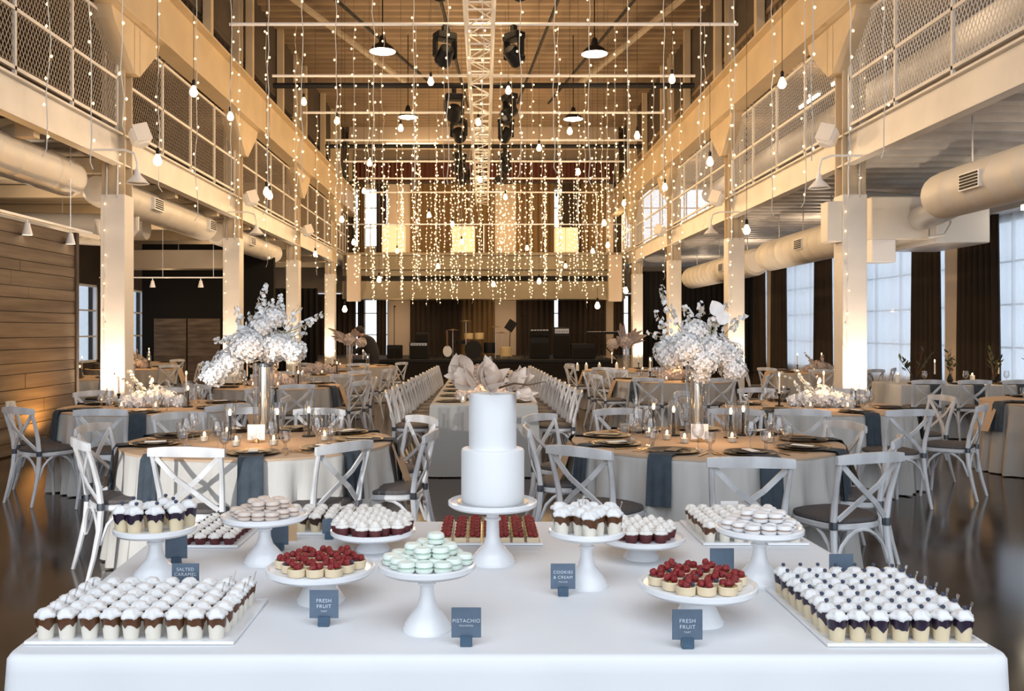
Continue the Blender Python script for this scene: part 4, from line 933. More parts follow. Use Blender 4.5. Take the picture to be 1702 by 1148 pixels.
# ---- stands
def stand(x, y, pr, h, br, label, short=False):
    r = link('cake_stand', None, None, (x, y, ZT)); tag(r, label, 'cake stand')
    tp = h-.012
    prof = [(.001, tp+.008), (pr-.012, tp+.008), (pr-.006, tp+.016), (pr, tp+.013), (pr, tp+.002), (pr-.01, tp-.006), (pr*.6, tp-.010), (.02, tp-.012)]
    obj('plate', MB().lathe(prof, 56), M['china'], r)
    if short: pd = [(br, 0), (br, .006), (br*.9, .014), (br*.62, tp*.55), (br*.5, tp*.8), (br*.55, tp-.008)]
    else:
        pd = [(br, 0), (br, .006), (br*.93, .012), (br*.90, .020), (br*.62, .045), (br*.40, .062), (br*.30, .085), (br*.27, tp*.72), (br*.36, tp*.74), (br*.36, tp*.77), (br*.27, tp*.79), (br*.30, tp-.014), (br*.45, tp-.009)]
    obj('pedestal', MB().lathe(pd, 36), M['china'], r)
    return ZT+h-.004
def tray(x0, x1, y0, y1, label, skew=0.0):
    r = link('serving_tray', None, None, (x0, y0, ZT)); tag(r, label, 'tray'); L, D = x1-x0, y1-y0
    sh = Matrix(((1, skew, 0, 0), (0, 1, 0, 0), (0, 0, 1, 0), (0, 0, 0, 1)))
    obj('base', MB().box(.0, L, .0, D, .0, .006, sh), M['china'], r, 0)
    e = MB(); e.box(-.008, L+.008, -.008, .0, .002, .010, sh); e.box(-.008, L+.008, D, D+.008, .002, .010, sh); e.box(-.008, .0, .0, D, .002, .010, sh); e.box(L, L+.008, .0, D, .002, .010, sh)
    obj('raised_rim', e, M['china'], r, 0)
# ---- dessert kinds
def cream_dome(z0, r_, h, waves, seed, m, name='cream'):
    q = random.Random(seed); prof = [(r_*.86, z0), (r_*1.02, z0+h*.18), (r_*1.0, z0+h*.40), (r_*.88, z0+h*.54), (r_*.74, z0+h*.58), (r_*.70, z0+h*.78), (r_*.46, z0+h*.93), (r_*.06, z0+h)]
    ph = q.uniform(0, 6)
    return MB().lathe(prof, 20, wob=lambda i, a: (.15 if i < 7 else 0)*math.sin(waves*a+ph+i*.35)-.06).mesh(name, m, 70)
def rosette(z0, r_, h, seed, m):
    prof = [(r_*.8, z0), (r_*1.05, z0+h*.12), (r_*1.0, z0+h*.30), (r_*.76, z0+h*.38), (r_*.84, z0+h*.5), (r_*.74, z0+h*.62), (r_*.50, z0+h*.68), (r_*.52, z0+h*.80), (r_*.28, z0+h*.92), (r_*.05, z0+h)]
    return MB().lathe(prof, 21, wob=lambda i, a: .09*math.sin(7*a+i*.5+seed)).mesh('frosting', m, 60)
def drip(z0, z1, r0, r1, seed, m, name):
    q = random.Random(seed); b = MB(); n = 18; vs = []; fs = []; ph = q.uniform(0, 6)
    for j in range(2):
        for k in range(n):
            a = 2*PI*k/n; z = z1 if j else z0-.010*max(0, math.sin(2*a+ph))-.009*max(0, math.sin(5*a+ph*2))**2; r_ = r1 if j else r0+(z-z0)*.12
            vs.append((r_*math.cos(a), r_*math.sin(a), z))
    for k in range(n): fs.append((k, (k+1) % n, (k+1) % n+n, k+n))
    fs.append(tuple(range(n, 2*n))); return b.add(vs, fs).mesh(name, m, 70)
def spoon_mesh():
    b = MB(); b.bar((.008, .004, .03), (.022, .006, .084), .005, .002, up=(1, 0, 0)); b.bar((.022, .006, .084), (.025, .0065, .093), .009, .002, up=(1, 0, 0)); return b.mesh('spoon', M['spoon'], 0)
SPOON = spoon_mesh()
def cup(seed, base, sauce, mcream, berry=None, spoon=False, s=1.0, h=.043):
    P = [('cup', lathe_mesh('cup', [(.0175*s, 0), (.018*s, .002), (.0225*s, h), (.021*s, h)], base, 18), []),
         ('sauce', drip(h-.004, h+.012, .0232*s, .0248*s, seed, sauce, 'sauce'), []),
         ('whipped_cream', cream_dome(h+.008, .0262*s, .0255, 5, seed, mcream), [])]
    if berry: P.append((berry[0], MB().ball((.003, -.004, h+.039), berry[1], 8, 6, (1, 1, .9)).mesh(berry[0], berry[2]), []))
    if spoon: P.append(('spoon', SPOON, []))
    return P
def grid(kinds, name, cat, x0, y0, nx, ny, px, py, z, lab, grp, skew=0, spoon_at=None, spoonk=None, sc=1.0, jit=.0025, skip=()):
    for j in range(ny):
        for i in range(nx):
            if (i, j) in skip: continue
            k = kinds[rnd.randrange(len(kinds))]
            if spoon_at and spoon_at(i, j): k = spoonk
            spawn(name, k, (x0+i*px+j*py*skew+rnd.uniform(-jit, jit), y0+j*py+rnd.uniform(-jit, jit), z), rnd.uniform(0, 6.28) if k is not spoonk else rnd.uniform(-.3, .3),
                  lab % (ORD[i], ORD[j]), cat, grp, sc)
def ring_spots(R_, d):
    out = []; n = int(R_//d)+1
    for j in range(-n, n+1):
        for i in range(-n, n+1):
            x = i*d+(j % 2)*d/2; y = j*d*.87
            if math.hypot(x, y) <= R_: out.append((x, y))
    out.sort(key=lambda p: (round(p[1], 3), p[0])); return out
def on_stand(kinds, name, cat, cx, cy, z, R_, d, what, where, grp, sc=1.0, jit=.002, rows=None):
    sp = ring_spots(R_, d); ys = sorted({round(p[1], 3) for p in sp}); cnt = {}
    for (x, y) in sp:
        r_ = ys.index(round(y, 3)); cnt[r_] = cnt.get(r_, 0)+1
        spawn(name, kinds[rnd.randrange(len(kinds))], (cx+x+rnd.uniform(-jit, jit), cy+y+rnd.uniform(-jit, jit), z), rnd.uniform(0, 6.28),
              '%s, %s from left in %s row on %s' % (what, ORD[cnt[r_]-1], ORD[r_], where), cat, grp, sc)
CAR = [cup(k, M['panna'], M['caramel'], M['cream']) for k in range(3)]; CARS = cup(5, M['panna'], M['caramel'], M['cream'], None, True)
BLU = [cup(k+10, M['custard'], M['berry'], M['cream'], ('blueberry', .0058, M['blue'])) for k in range(3)]; BLUS = cup(15, M['custard'], M['berry'], M['cream'], ('blueberry', .0058, M['blue']), True)
# front trays
tray(-1.125, -.625, 2.215, 2.555, 'white tray crowded with caramel pudding cups at the front left')
grid(CAR, 'caramel_cup', 'dessert', -1.096, 2.243, 9, 6, .0535, .055, ZT+.006, 'caramel pudding cup, %s from left in %s row, front left tray', 'caramel pudding cups on the front left tray', spoon_at=lambda i, j: i == 0 or (i in (7, 8) and j > 2), spoonk=CARS)
tray(.850, 1.225, 2.200, 2.665, 'white tray crowded with blueberry custard cups at the front right')
grid(BLU, 'blueberry_cup', 'dessert', .878, 2.230, 7, 8, .0528, .057, ZT+.006, 'blueberry custard cup, %s from left in %s row, front right tray', 'blueberry custard cups on the front right tray', spoon_at=lambda i, j: i == 6, spoonk=BLUS)
# A: left high stand, eight black and white cups
LEFTC = [cup(k+20, M['custard'], M['berry'], M['cream'], ('chocolate_curl', .006, M['blue'])) for k in range(2)]
zA = stand(-1.03, 2.81, .125, .160, .072, 'tall white cake stand holding blueberry cups, leftmost on the table')
for i, (x, y) in enumerate(((-.085, -.05), (-.040, -.065), (.022, -.06), (.077, -.035), (-.075, .03), (-.02, .015), (.045, .03), (.0, .075), (.09, .04))):
    spawn('blueberry_cup', LEFTC[i % 2], (-1.03+x, 2.81+y, zA), i, 'vanilla cup with dark compote and cream, %s on the leftmost stand' % ORD[i], 'dessert', 'cups on the leftmost stand', 1.08)
# B: beige macarons
def macaron(shell, fill, r_=.0225, t=.011):
    sh = lambda z, up: lathe_mesh('shell', [(.001, z), (r_*.8, z+up*.0005), (r_*.96, z-up*.003), (r_, z-up*.007), (r_*1.03, z-up*.010), (r_*.95, z-up*t)] if up > 0 else [(r_*.95, z+t), (r_*1.03, z+.010), (r_, z+.007), (r_*.96, z+.003), (r_*.8, z), (.001, z)], shell, 20)
    return [('lower_shell', sh(0, -1), []), ('filling', lathe_mesh('filling', [(r_*.9, t-.001), (r_*.93, t+.003), (r_*.9, t+.006)], fill, 16), []), ('upper_shell', sh(2*t+.005, 1), [])]
def macaron_pile(pr, cx, cy, z, layers, what, where, grp, d=.047, sc=1.0):
    for L, R_ in enumerate(layers):
        sp = ring_spots(R_, d)
        for i, (x, y) in enumerate(sp):
            tilt = rnd.uniform(-.08, .08) if L == 0 else rnd.uniform(-.12, .12)
            ox = .012*L; spawn('macaron', pr, (cx+x+ox+rnd.uniform(-.003, .003), cy+y+rnd.uniform(-.003, .003), z+L*.0272*sc+.001), 0, '%s, %s in the %s layer on %s' % (what, ORD[i], ('bottom', 'middle', 'top')[L], where), 'macaron', grp, sc, rot=(tilt*.4, tilt*.4, rnd.uniform(0, 6)))
MB_ = macaron(M['beige'], M['beigef']); MM_ = macaron(M['mint'], M['mintf']); MS_ = macaron(M['snow'], M['beigef'])
zB = stand(-.734, 3.0, .143, .160, .070, 'tall white cake stand piled with beige macarons')
macaron_pile(MB_, -.734, 3.0, zB, (.115, .07), 'beige macaron', 'the back left stand', 'beige macarons')
# E: mint
zE = stand(-.147, 2.326, .127, .172, .064, 'tall white cake stand piled with pale mint macarons, nearest the camera')
macaron_pile(MM_, -.147, 2.326, zE, (.106, .075, .030), 'pale mint macaron', 'the front centre stand', 'mint macarons', d=.048)
# K: white
zK = stand(.849, 2.757, .132, .170, .072, 'tall white cake stand piled with white macarons, rightmost on the table')
macaron_pile(MS_, .849, 2.757, zK, (.108, .06), 'white macaron', 'the rightmost stand', 'white macarons')
# C and I: burgundy cupcakes on low stands
def cupcake(seed, m=None):
    wr = MB().lathe([(.0175, 0), (.0235, .027), (.0225, .028)], 28, wob=lambda i, a: .03*math.sin(14*a)).mesh('wrapper', m or M['burg'], 60)
    return [('cake', wr, []), ('frosting', rosette(.026, .0235, .034, seed, M['creamw']), [])]
CC = [cupcake(1), cupcake(2.5)]
zC = stand(-.392, 3.17, .149, .072, .060, 'low white cake stand with burgundy cupcakes left of the wedding cake', True)
on_stand(CC, 'burgundy_cupcake', 'cupcake', -.392, 3.17, zC, .125, .047, 'burgundy cupcake', 'the left low stand', 'burgundy cupcakes left')
zI = stand(.539, 3.06, .148, .075, .062, 'low white cake stand with burgundy cupcakes right of the wedding cake', True)
on_stand(CC, 'burgundy_cupcake', 'cupcake', .539, 3.06, zI, .125, .048, 'burgundy cupcake', 'the right low stand', 'burgundy cupcakes right')
# P1: small tray of mini cupcakes, back left
tray(-1.10, -.885, 3.20, 3.60, 'white tray of small chocolate cupcakes at the back left corner')
SM = [[('cake', lathe_mesh('cake', [(.016, 0), (.0215, .024)], M['burg'], 18), []), ('frosting', cream_dome(.022, .0225, .022, 6, 4, M['creamw'], 'frosting'), []), ('chocolate_drop', MB().ball((0, 0, .046), .004, 6, 4).mesh('drop', M['choc']), [])]]
grid(SM, 'small_cupcake', 'cupcake', -1.070, 3.225, 4, 8, .0505, .0490, ZT+.006, 'small dark cupcake, %s from left in %s row, back left tray', 'small cupcakes on the back left tray')
# P2: chocolate cups behind the macaron stand
tray(-.78, -.40, 3.40, 3.62, 'white tray of dark chocolate cream cups behind the beige macarons')
CH2 = [cup(k+30, M['custard'], M['choc'], M['creamw'], None, False, .92) for k in range(2)]; CH2S = cup(33, M['custard'], M['choc'], M['creamw'], None, True, .92)
grid(CH2, 'chocolate_cup', 'dessert', -.755, 3.425, 7, 4, .055, .053, ZT+.006, 'dark chocolate cream cup, %s from left in %s row, back tray', 'chocolate cups on the back tray', spoon_at=lambda i, j: j > 1 and i > 2, spoonk=CH2S)
# L: back right tray
tray(.80, 1.165, 3.235, 3.61, 'white tray of caramel cream cups at the back right corner')
CR = [cup(k+40, M['panna'], M['caramel'], M['creamw'], None, False, .95) for k in range(2)]
grid(CR, 'cream_cup', 'dessert', .826, 3.262, 7, 7, .0515, .0525, ZT+.006, 'ivory cream cup, %s from left in %s row, back right tray', 'cream cups on the back right tray')
# H: eleven cups
zH = stand(.313, 2.724, .115, .170, .066, 'tall white cake stand holding chocolate cream cups right of the wedding cake')
HC = [cup(k+50, M['panna'], M['caramel'], M['cream'], None, k == 1) for k in range(2)]
on_stand(HC, 'cookie_cup', 'dessert', .313, 2.724, zH, .096, .052, 'cookie cream cup', 'the stand beside the cake', 'cookie cream cups', 1.05)
# tarts
def rasp_mesh(b, c, r_, seed):
    q = random.Random(seed); n = 8; m = 6; vs = []; fs = []
    b.ball(c, r_, 10, 7, (1, 1, .95), .13, seed)
def tart(seed):
    q = random.Random(seed); P = [('pastry_case', lathe_mesh('case', [(.020, 0), (.0245, .002), (.026, .022), (.0245, .024), (.022, .019), (.001, .019)], M['pastry'], 20), [])]
    sp = [(.009, .004), (-.008, .008), (-.002, -.010), (.006, -.004)]
    for i in range(3):
        b = MB(); x, y = sp[i]; rasp_mesh(b, (x+q.uniform(-.002, .002), y+q.uniform(-.002, .002), .028+.005*(i == 2)), .0105, seed*7+i); P.append(('raspberry', b.mesh('raspberry', M['rasp']), []))
    if seed % 2: P.append(('blueberry', MB().ball((-.013, -.012, .027), .006, 8, 5).mesh('blueberry', M['blue']), []))
    else: P.append(('nut_crumb', MB().ball((.012, -.012, .023), .0065, 6, 4, (1, 1, .6), .3, seed).ball((-.014, .0, .023), .005, 6, 4, (1, 1, .6), .3, seed+1).mesh('nut_crumb', M['pist'], 0), []))
    return P
TT = [tart(k) for k in range(1, 6)]
zD = stand(-.468, 2.573, .155, .098, .070, 'low white cake stand of raspberry tarts, left of centre', True)
on_stand(TT, 'fruit_tart', 'tart', -.468, 2.573, zD, .131, .0525, 'raspberry tart', 'left tart stand', 'raspberry tarts on the left stand')
zJ = stand(.571, 2.388, .155, .103, .068, 'low white cake stand of raspberry tarts, front right', True)
on_stand(TT, 'fruit_tart', 'tart', .571, 2.388, zJ, .131, .0535, 'raspberry tart', 'right tart stand', 'raspberry tarts on the right stand')
# G: berry squares
tray(-.165, .205, 3.235, 3.58, 'white tray of raspberry squares behind the wedding cake stand')
def square(k):
    P = [('pastry_base', MB().bevbox(-.0215, .0215, -.023, .023, 0, .018, .002).mesh('base', M['pastry']), [])]
    for i, (x, y) in enumerate(((-.0100, -.012), (.0100, -.013), (.000, .011))):
        b = MB(); rasp_mesh(b, (x, y, .026+.004*((i+k) % 2)), .0108, k*5+i); P.append(('raspberry', b.mesh('raspberry', M['rasp']), []))
    if k % 2: P.append(('nut_crumb', MB().bar((-.022, -.02, .026), (-.022, .02, .026), .007, .008).mesh('crumb', M['pist'], 0), []))
    return P
SQ = [square(0), square(1)]
for j in range(6):
    for i in range(7):
        spawn('raspberry_square', SQ[1 if i in (2, 3, 5, 6) else 0], (-.137+.0525*i+(0 if i < 3 else .0), 3.27+.055*j, ZT+.006), 0, 'raspberry topped pastry square, %s from left in %s row behind the cake stand' % (ORD[i], ORD[j]), 'pastry', 'raspberry squares')
# ---- wedding cake
zF = stand(.030, 3.0, .149, .205, .077, 'tallest white cake stand carrying the wedding cake')
r = link('wedding_cake', None, None, (.030, 3.0, zF)); tag(r, 'two tier smooth white wedding cake on the tallest stand', 'cake')
obj('cake_board', MB().lathe([(.118, 0), (.118, .005), (.001, .005)], 40), M['metal'], r)
obj('lower_tier', MB().lathe([(.104, .005), (.1055, .02), (.1055, .172), (.103, .179), (.098, .182), (.001, .182)], 56, wob=lambda i, a: .003*math.sin(3*a+i)), M['icing'], r)
obj('upper_tier', MB().lathe([(.079, .182), (.0795, .19), (.0795, .358), (.077, .364), (.072, .367), (.001, .367)], 48, wob=lambda i, a: .003*math.sin(2*a+i)), M['icing'], r)
cz = zF+.367
def flower(loc, rx, rz, size, cnt, open_, label, seed, m='petal'):
    size *= .86
    r = link('magnolia_flower', None, None, loc, (0, 0, 0)); tag(r, label, 'flower', 'cake top magnolias'); q = random.Random(seed)
    B = Matrix.Rotation(rz, 4, 'Z') @ Matrix.Rotation(rx, 4, 'X')
    for k in range(cnt):
        a = 2*PI*k/cnt+q.uniform(-.2, .2); op = open_*(1 if k % 2 else .7)+q.uniform(-.1, .1)
        b = MB(); b.petal(B @ Matrix.Rotation(a, 4, 'Z') @ Matrix.Rotation(PI/2-op, 4, 'X'), size*q.uniform(.85, 1.1), size*.66, .20+q.uniform(-.35, .35), .5, 8); obj('petal', b, M[m], r, 80)
    obj('bud', MB().ball(tuple(B @ Vector((0, 0, .012))), .012, 8, 6, (1, 1, 1.4)), M['beige'], r)
flower((.026, 2.935, cz+.002), .55, 0, .112, 6, .75, 'large dusty magnolia bloom at the front centre of the cake top', 1)
flower((-.030, 2.97, cz+.018), .95, -1.15, .128, 6, .50, 'dusty magnolia bloom leaning left on the cake top', 2)
flower((.010, 3.03, cz+.010), .1, .3, .125, 6, .50, 'upright dusty magnolia bloom at the back of the cake top', 3)
flower((.080, 2.98, cz+.012), .85, 1.15, .112, 6, .60, 'dusty magnolia bloom leaning right on the cake top', 4)
flower((.105, 2.94, cz-.002), 1.45, 1.45, .085, 5, .6, 'small dusty magnolia bloom drooping at the right of the cake top', 5)
flower((-.060, 3.01, cz+.030), .45, -1.0, .130, 3, .12, 'narrow upright dusty magnolia bud at the left of the cake top', 6)
simple('twig', MB().tube([(.03, 2.96, cz+.012), (.10, 2.93, cz+.035), (.145, 2.92, cz+.03), (.20, 2.91, cz+.042)], [.004, .0035, .003, .0015], 6), M['twig'], 'thin brown twig sticking out right of the cake flowers', 'twig')
# ---- name cards
def sign(x, y, w_, h, lines, label, rz=0, clear=True, zoff=.020):
    r = link('dessert_sign', None, None, (x, y, ZT), (0, 0, rz)); tag(r, label, 'sign')
    obj('card', MB().bevbox(-w_/2, w_/2, -.0015, .0015, zoff, zoff+h, .0006), M['card'], r)
    b = MB(); b.bevbox(-.015, .015, -.012, .012, 0, .010, .002); b.bevbox(-.015, .015, .003, .010, .008, .030, .001); b.bevbox(-.015, .015, -.010, -.003, .008, .026, .001); obj('clip_stand', b, M['holder'], r)
    for k, (tx, sz, zz) in enumerate(lines):
        c = bpy.data.curves.new('lettering', 'FONT'); c.body = tx; c.size = sz; c.align_x = 'CENTER'; c.align_y = 'CENTER'; c.extrude = .0002; c.space_character = 1.12
        c.materials.append(M['ink']); tmp = bpy.data.objects.new('tmp', c); me = bpy.data.meshes.new_from_object(tmp); bpy.data.objects.remove(tmp); me.name = 'lettering'
        if len(me.vertices): link('lettering', me, r, (0, -.0022, zoff+h*zz), (PI/2, 0, 0))
sign(-1.02, 2.97, .072, .078, [], 'plain slate card beside the leftmost cake stand, lettering too faint to read', .05)
sign(-.866, 2.60, .079, .080, [('SALTED', .0135, .78), ('CARAMEL', .0135, .60)], 'slate card lettered SALTED CARAMEL behind the front left tray')
sign(-.42, 2.354, .076, .074, [('FRESH', .0135, .62), ('FRUIT', .0135, .42), ('TART', .0065, .25)], 'slate card lettered FRESH FRUIT before the left tart stand')
sign(-.043, 2.205, .073, .074, [('PISTACHIO', .0125, .56), ('MACARON', .0065, .40)], 'slate card lettered PISTACHIO before the mint macaron stand')
sign(.232, 2.62, .072, .074, [('COOKIES', .0125, .66), ('& CREAM', .0125, .46), ('MOUSSE', .0065, .28)], 'slate card lettered COOKIES and CREAM left of the cup stand')
sign(.498, 2.19, .074, .074, [('FRESH', .0135, .62), ('FRUIT', .0135, .42), ('TART', .0065, .25)], 'slate card lettered FRESH FRUIT before the right tart stand')
sign(.745, 2.80, .075, .075, [], 'slate card half hidden behind the right raspberry tarts')
sign(1.09, 2.73, .073, .075, [], 'slate card behind the front right blueberry tray')
sign(-.72, 3.16, .062, .075, [], 'small plain slate card behind the beige macaron stand')
sign(-.575, 3.33, .05, .055, [], 'small slate card before the back chocolate cups')
simple('kraft_card', MB().box(-.755, -.69, 3.30, 3.303, ZT, ZT+.10), M['kraft'], 'brown kraft card standing behind the beige macaron stand', 'card', 0)
simple('white_card', MB().box(.96, 1.03, 3.625, 3.628, ZT, ZT+.085), M['paper'], 'blank white card standing behind the back right tray', 'card', 0)
simple('stopper', MB().lathe([(.010, 0), (.010, .02), (.004, .024), (.011, .036), (.001, .045)], 12, c=(-.465, 2.93, ZT)), M['glass'], 'tiny clear glass knob on the cloth behind the left tarts', 'ornament')
# ================================================================ FAIRY LIGHTS
q = random.Random(11)
def string(x, y, ztop, zbot, step, label, grp, off=0, thick=.0035, br=.013, sway=.02):
    r = link('fairy_light_string', None, None, (x, y, ztop)); tag(r, label, 'fairy lights', grp)
    H = ztop-zbot; n = max(4, int(H/.25)); pts = []
    for i in range(n+1): pts.append((q.uniform(-sway, sway)*.6 if i else 0, q.uniform(-sway, sway)*.6 if i else 0, -H*i/n))
    # a little hook at the end
    pts += [(pts[-1][0]+q.uniform(-.05, .05), 0, -H-.07)]
    obj('wire', MB().tube(pts, thick, 4), M['wire'], r)
    b = MB(); z = off+q.uniform(.05, step)
    while z < H:
        k = z/H*n; i = min(n-1, int(k)); a = Vector(pts[i]).lerp(Vector(pts[i+1]), k-i); b.octa((a.x+q.choice((-1, 1))*q.uniform(.008, .03), a.y+q.uniform(-.02, .02), a.z+q.uniform(-.01, .01)), br); z += step*q.uniform(.55, 1.45)
    if not b.v: b.octa((0, 0, -H), br)
    o = obj('bulbs', b, M['bulb'], r, 0); o['kind'] = 'stuff'
    return r
rowname = ['nearest', 'second', 'third', 'fourth', 'fifth', 'sixth', 'seventh', 'eighth', 'ninth']
for k, y in enumerate(BARY):
    xs = [-4.14+.46*i for i in range(19)]
    if k == 0: xs = [-4.13, -3.76, -3.46, 3.09, 3.52, 3.80]
    dens = [.34, .28, .20, .17, .16, .15, .13, .12, .12][k]
    c = 0
    sh = 0 if k < 2 else (-.20, .05, -.11, .17, -.04, .12, -.16)[k-2]
    for i, x in enumerate(xs):
        x += sh
        x += q.uniform(-.05, .05)
        if k > 1 and abs(x) > 4.06: continue
        if k in (2, 3) and q.random() < .12: continue
        e = min(1, abs(x)/4.1); zb = q.uniform(2.95, 3.5)+(.25*(1-e) if k < 2 else 0)
        if k >= 2: zb = q.uniform(2.45, 3.3)-(.0 if k < 5 else .12)
        c += 1
        string(x, y, BZ, zb, dens, 'fairy light string, %s from left on the %s row from the camera' % (ORD[c-1], rowname[k]), 'fairy light strings on the %s row' % rowname[k],
               thick=.0055 if k < 2 else .0026, br=.0135 if k < 2 else (.015 if k < 5 else .017), sway=.03 if k < 2 else .04)
for k, yy in enumerate(COLY):
    for s in (-1, 1):
        for j, dx in enumerate((-.12, .10)):
            if j and k > 1: continue
            string(s*5.475+dx, yy-.03, 3.5 if j == 0 else 6.0, .35 if j == 0 else 3.6, .28, 'fairy light string taped %s the %s column on the %s' % ('down the front of' if j == 0 else 'up the steel of', rowname[k], 'left' if s < 0 else 'right'), 'fairy lights on the columns', br=.010, sway=.006, thick=.002)
# hanging filament bulbs, located from their place in the hall: x, y, z
def pt(px, py, y): return ((px-804)*y/1488, y, 1.54+(549-py)*y/1488)
eb = [(262, 262, 11.2), (322, 148, 11.6), (383, 190, 14.2), (443, 315, 14.0), (448, 321, 14.3), (505, 166, 16.5), (560, 198, 17.0), (614, 268, 18.0), (666, 210, 17.5), (716, 132, 15.0), (795, 200, 17.0), (845, 147, 15.5), (798, 296, 20),
      (896, 243, 18), (947, 215, 17), (961, 283, 19), (1004, 368, 20), (1059, 222, 16.0), (1117, 128, 14.0), (1180, 265, 13.4), (1300, 134, 11.4), (1241, 378, 13.0), (1105, 308, 17), (605, 315, 22), (752, 370, 23), (767, 400, 24), (713, 355, 22),
      (840, 325, 22), (925, 330, 21), (568, 362, 19), (588, 400, 21), (524, 420, 22), (1037, 335, 21), (660, 415, 25), (876, 410, 24), (985, 415, 24), (896, 465, 21), (1010, 405, 22), (630, 462, 20), (573, 511, 19), (993, 505, 18), (1040, 480, 19), (728, 440, 24), (820, 470, 22), (940, 440, 26)]
for i, (px, py, y) in enumerate(eb):
    x, y, z = pt(px, py, y)
    side = 'left' if x < 0 else 'right'
    r = link('filament_bulb', None, None, (x, y, z)); tag(r, 'pear shaped filament bulb on black cord, %s of the hanging bulbs from the left' % ORD[sorted(range(len(eb)), key=lambda t: eb[t][0]).index(i)], 'bulb', 'hanging filament bulbs')
    obj('bulb', MB().lathe([(.001, -.10), (.03, -.095), (.05, -.065), (.052, -.035), (.032, .015), (.018, .045)], 14), M['edison'], r)
    obj('socket', MB().lathe([(.020, .04), (.022, .06), (.022, .11), (.008, .125)], 12), M['black'], r)
    obj('cord', MB().tube([(0, 0, .12), (0, 0, 9.55-z)], .004, 5), M['cord'], r)
# ================================================================ STAGE AND BAND GEAR
st = link('stage', None, None, (0, 29, 0)); tag(st, 'low black stage across the back of the hall', 'stage')
obj('platform', MB().bevbox(-4.3, 4.3, 0, 5.2, .5, .6, .01), M['black'], st); obj('skirt', MB().box(-4.28, 4.28, .02, .06, 0, .5), M['blackc'], st, 0)
for sx in (-4.2, 0, 4.2): obj('leg', MB().box(sx-.04, sx+.04, 1, 1.08, 0, .5), M['black'], st, 0)
def amp(x, y, w_, h, label, z=.6, dial=True, m='black'):
    r = link('amplifier', None, None, (x, y, z)); tag(r, label, 'amplifier')
    obj('cabinet', MB().bevbox(-w_/2, w_/2, -.2, .2, 0, h, .02), M[m], r); obj('grille', MB().bevbox(-w_/2+.04, w_/2-.04, -.215, -.2, .04, h*.72, .005), M['blackc'], r)
    if dial:
        obj('control_panel', MB().box(-w_/2+.04, w_/2-.04, -.212, -.2, h*.80, h*.95), M['dial'], r, 0)
        for k in range(5): obj('knob', MB().tube([(-w_*.3+k*w_*.15, -.21, h*.87), (-w_*.3+k*w_*.15, -.235, h*.87)], .018, 8), M['black'], r)
amp(-2.15, 29.8, .62, .55, 'black loudspeaker cabinet on the left of the stage'); amp(-2.05, 29.8, .42, .32, 'small black amplifier stacked on the left stage cabinet', z=1.15, dial=False)
amp(-3.0, 30.2, .5, .45, 'low black monitor at the far left of the stage', dial=False)
amp(1.86, 30, .66, .72, 'black amplifier cabinet right of centre on stage', dial=False); amp(1.86, 30, .66, .25, 'silver fronted amplifier head stacked on the right cabinet', z=1.33)
amp(2.62, 30.2, .55, 1.05, 'black equipment rack beside the stage amplifier')
amp(3.3, 29.8, .8, .5, 'wide black case at the right of the stage', dial=False)
for k, (x, h) in enumerate(((-2.95, 1.7), (-1.55, 1.3), (1.35, 1.4), (3.9, 1.5))):
    r = link('microphone_stand', None, None, (x, 29.5, .6)); tag(r, 'thin black microphone stand, %s from left on stage' % ORD[k], 'microphone stand')
    obj('base', MB().lathe([(.14, 0), (.13, .02), (.02, .03)], 14), M['black'], r); obj('pole', MB().tube([(0, 0, .02), (0, 0, h)], .012, 6), M['black'], r); obj('microphone', MB().ball((.02, -.02, h+.03), .035, 8, 6), M['black'], r)
r = link('drum_kit', None, None, (-.35, 30.4, .6)); tag(r, 'dark drum kit with bronze cymbals at the middle of the stage', 'drum kit')
for nm, x, y, z, rr, d, ax in (('bass_drum', 0, 0, .30, .30, .4, 1), ('floor_tom', .55, .1, .35, .2, .36, 0), ('snare_drum', -.45, -.1, .55, .17, .14, 0), ('rack_tom', -.15, 0, .75, .15, .2, 0), ('rack_tom', .2, 0, .75, .16, .22, 0)):
    b = MB(); Mx = Matrix.Translation((x, y, z)) @ (Matrix.Rotation(PI/2, 4, 'X') if ax else Matrix.Identity(4)); b.lathe([(rr*.98, -d/2), (rr, -d/2+.02), (rr, d/2-.02), (rr*.98, d/2)], 20, M=Mx); obj(nm, b, M['black'] if nm != 'rack_tom' else M['drum'], r)
for x, z in ((-.7, .95), (.75, 1.05), (-.25, 1.25), (.95, .85)):
    c = obj('cymbal', MB().lathe([(.22, 0), (.05, .03), (.02, .045), (.001, .045)], 20, c=(x, 0, z)), M['cymbal'], r); obj('cymbal_stand', MB().tube([(x, 0, z), (x, .05, 0)], .012, 6), M['metal'], c)
r = link('percussion_set', None, None, (.75, 29.9, .6)); tag(r, 'cream floor tom with a black music stand right of the drum kit', 'drum')
obj('drum_shell', MB().lathe([(.2, .08), (.2, .38), (.19, .39)], 20), M['drum'], r); obj('music_stand', MB().bar((.05, -.1, .95), (.25, -.1, 1.25), .04, .3).tube([(.1, 0, 0), (.14, 0, 1.0)], .012, 6), M['black'], r)
r = link('keyboard', None, None, (4.05, 29.9, .6)); tag(r, 'black electric keyboard on an X stand at the right of the stage', 'keyboard')
obj('body', MB().bevbox(-.65, .65, -.15, .15, .82, .90, .01), M['black'], r); obj('keys', MB().box(-.6, .6, -.14, -.02, .9, .908), M['whitem'], r, 0)
for s in (-1, 1): obj('stand_leg', MB().bar((-.4*s, 0, 0), (.4*s, 0, .82), .03, .03), M['black'], r, 0)
r = link('guitar', None, None, (-1.2, 29.7, .6), (R(-10), 0, R(10))); tag(r, 'pale electric guitar on a stand left of the drum kit', 'guitar')
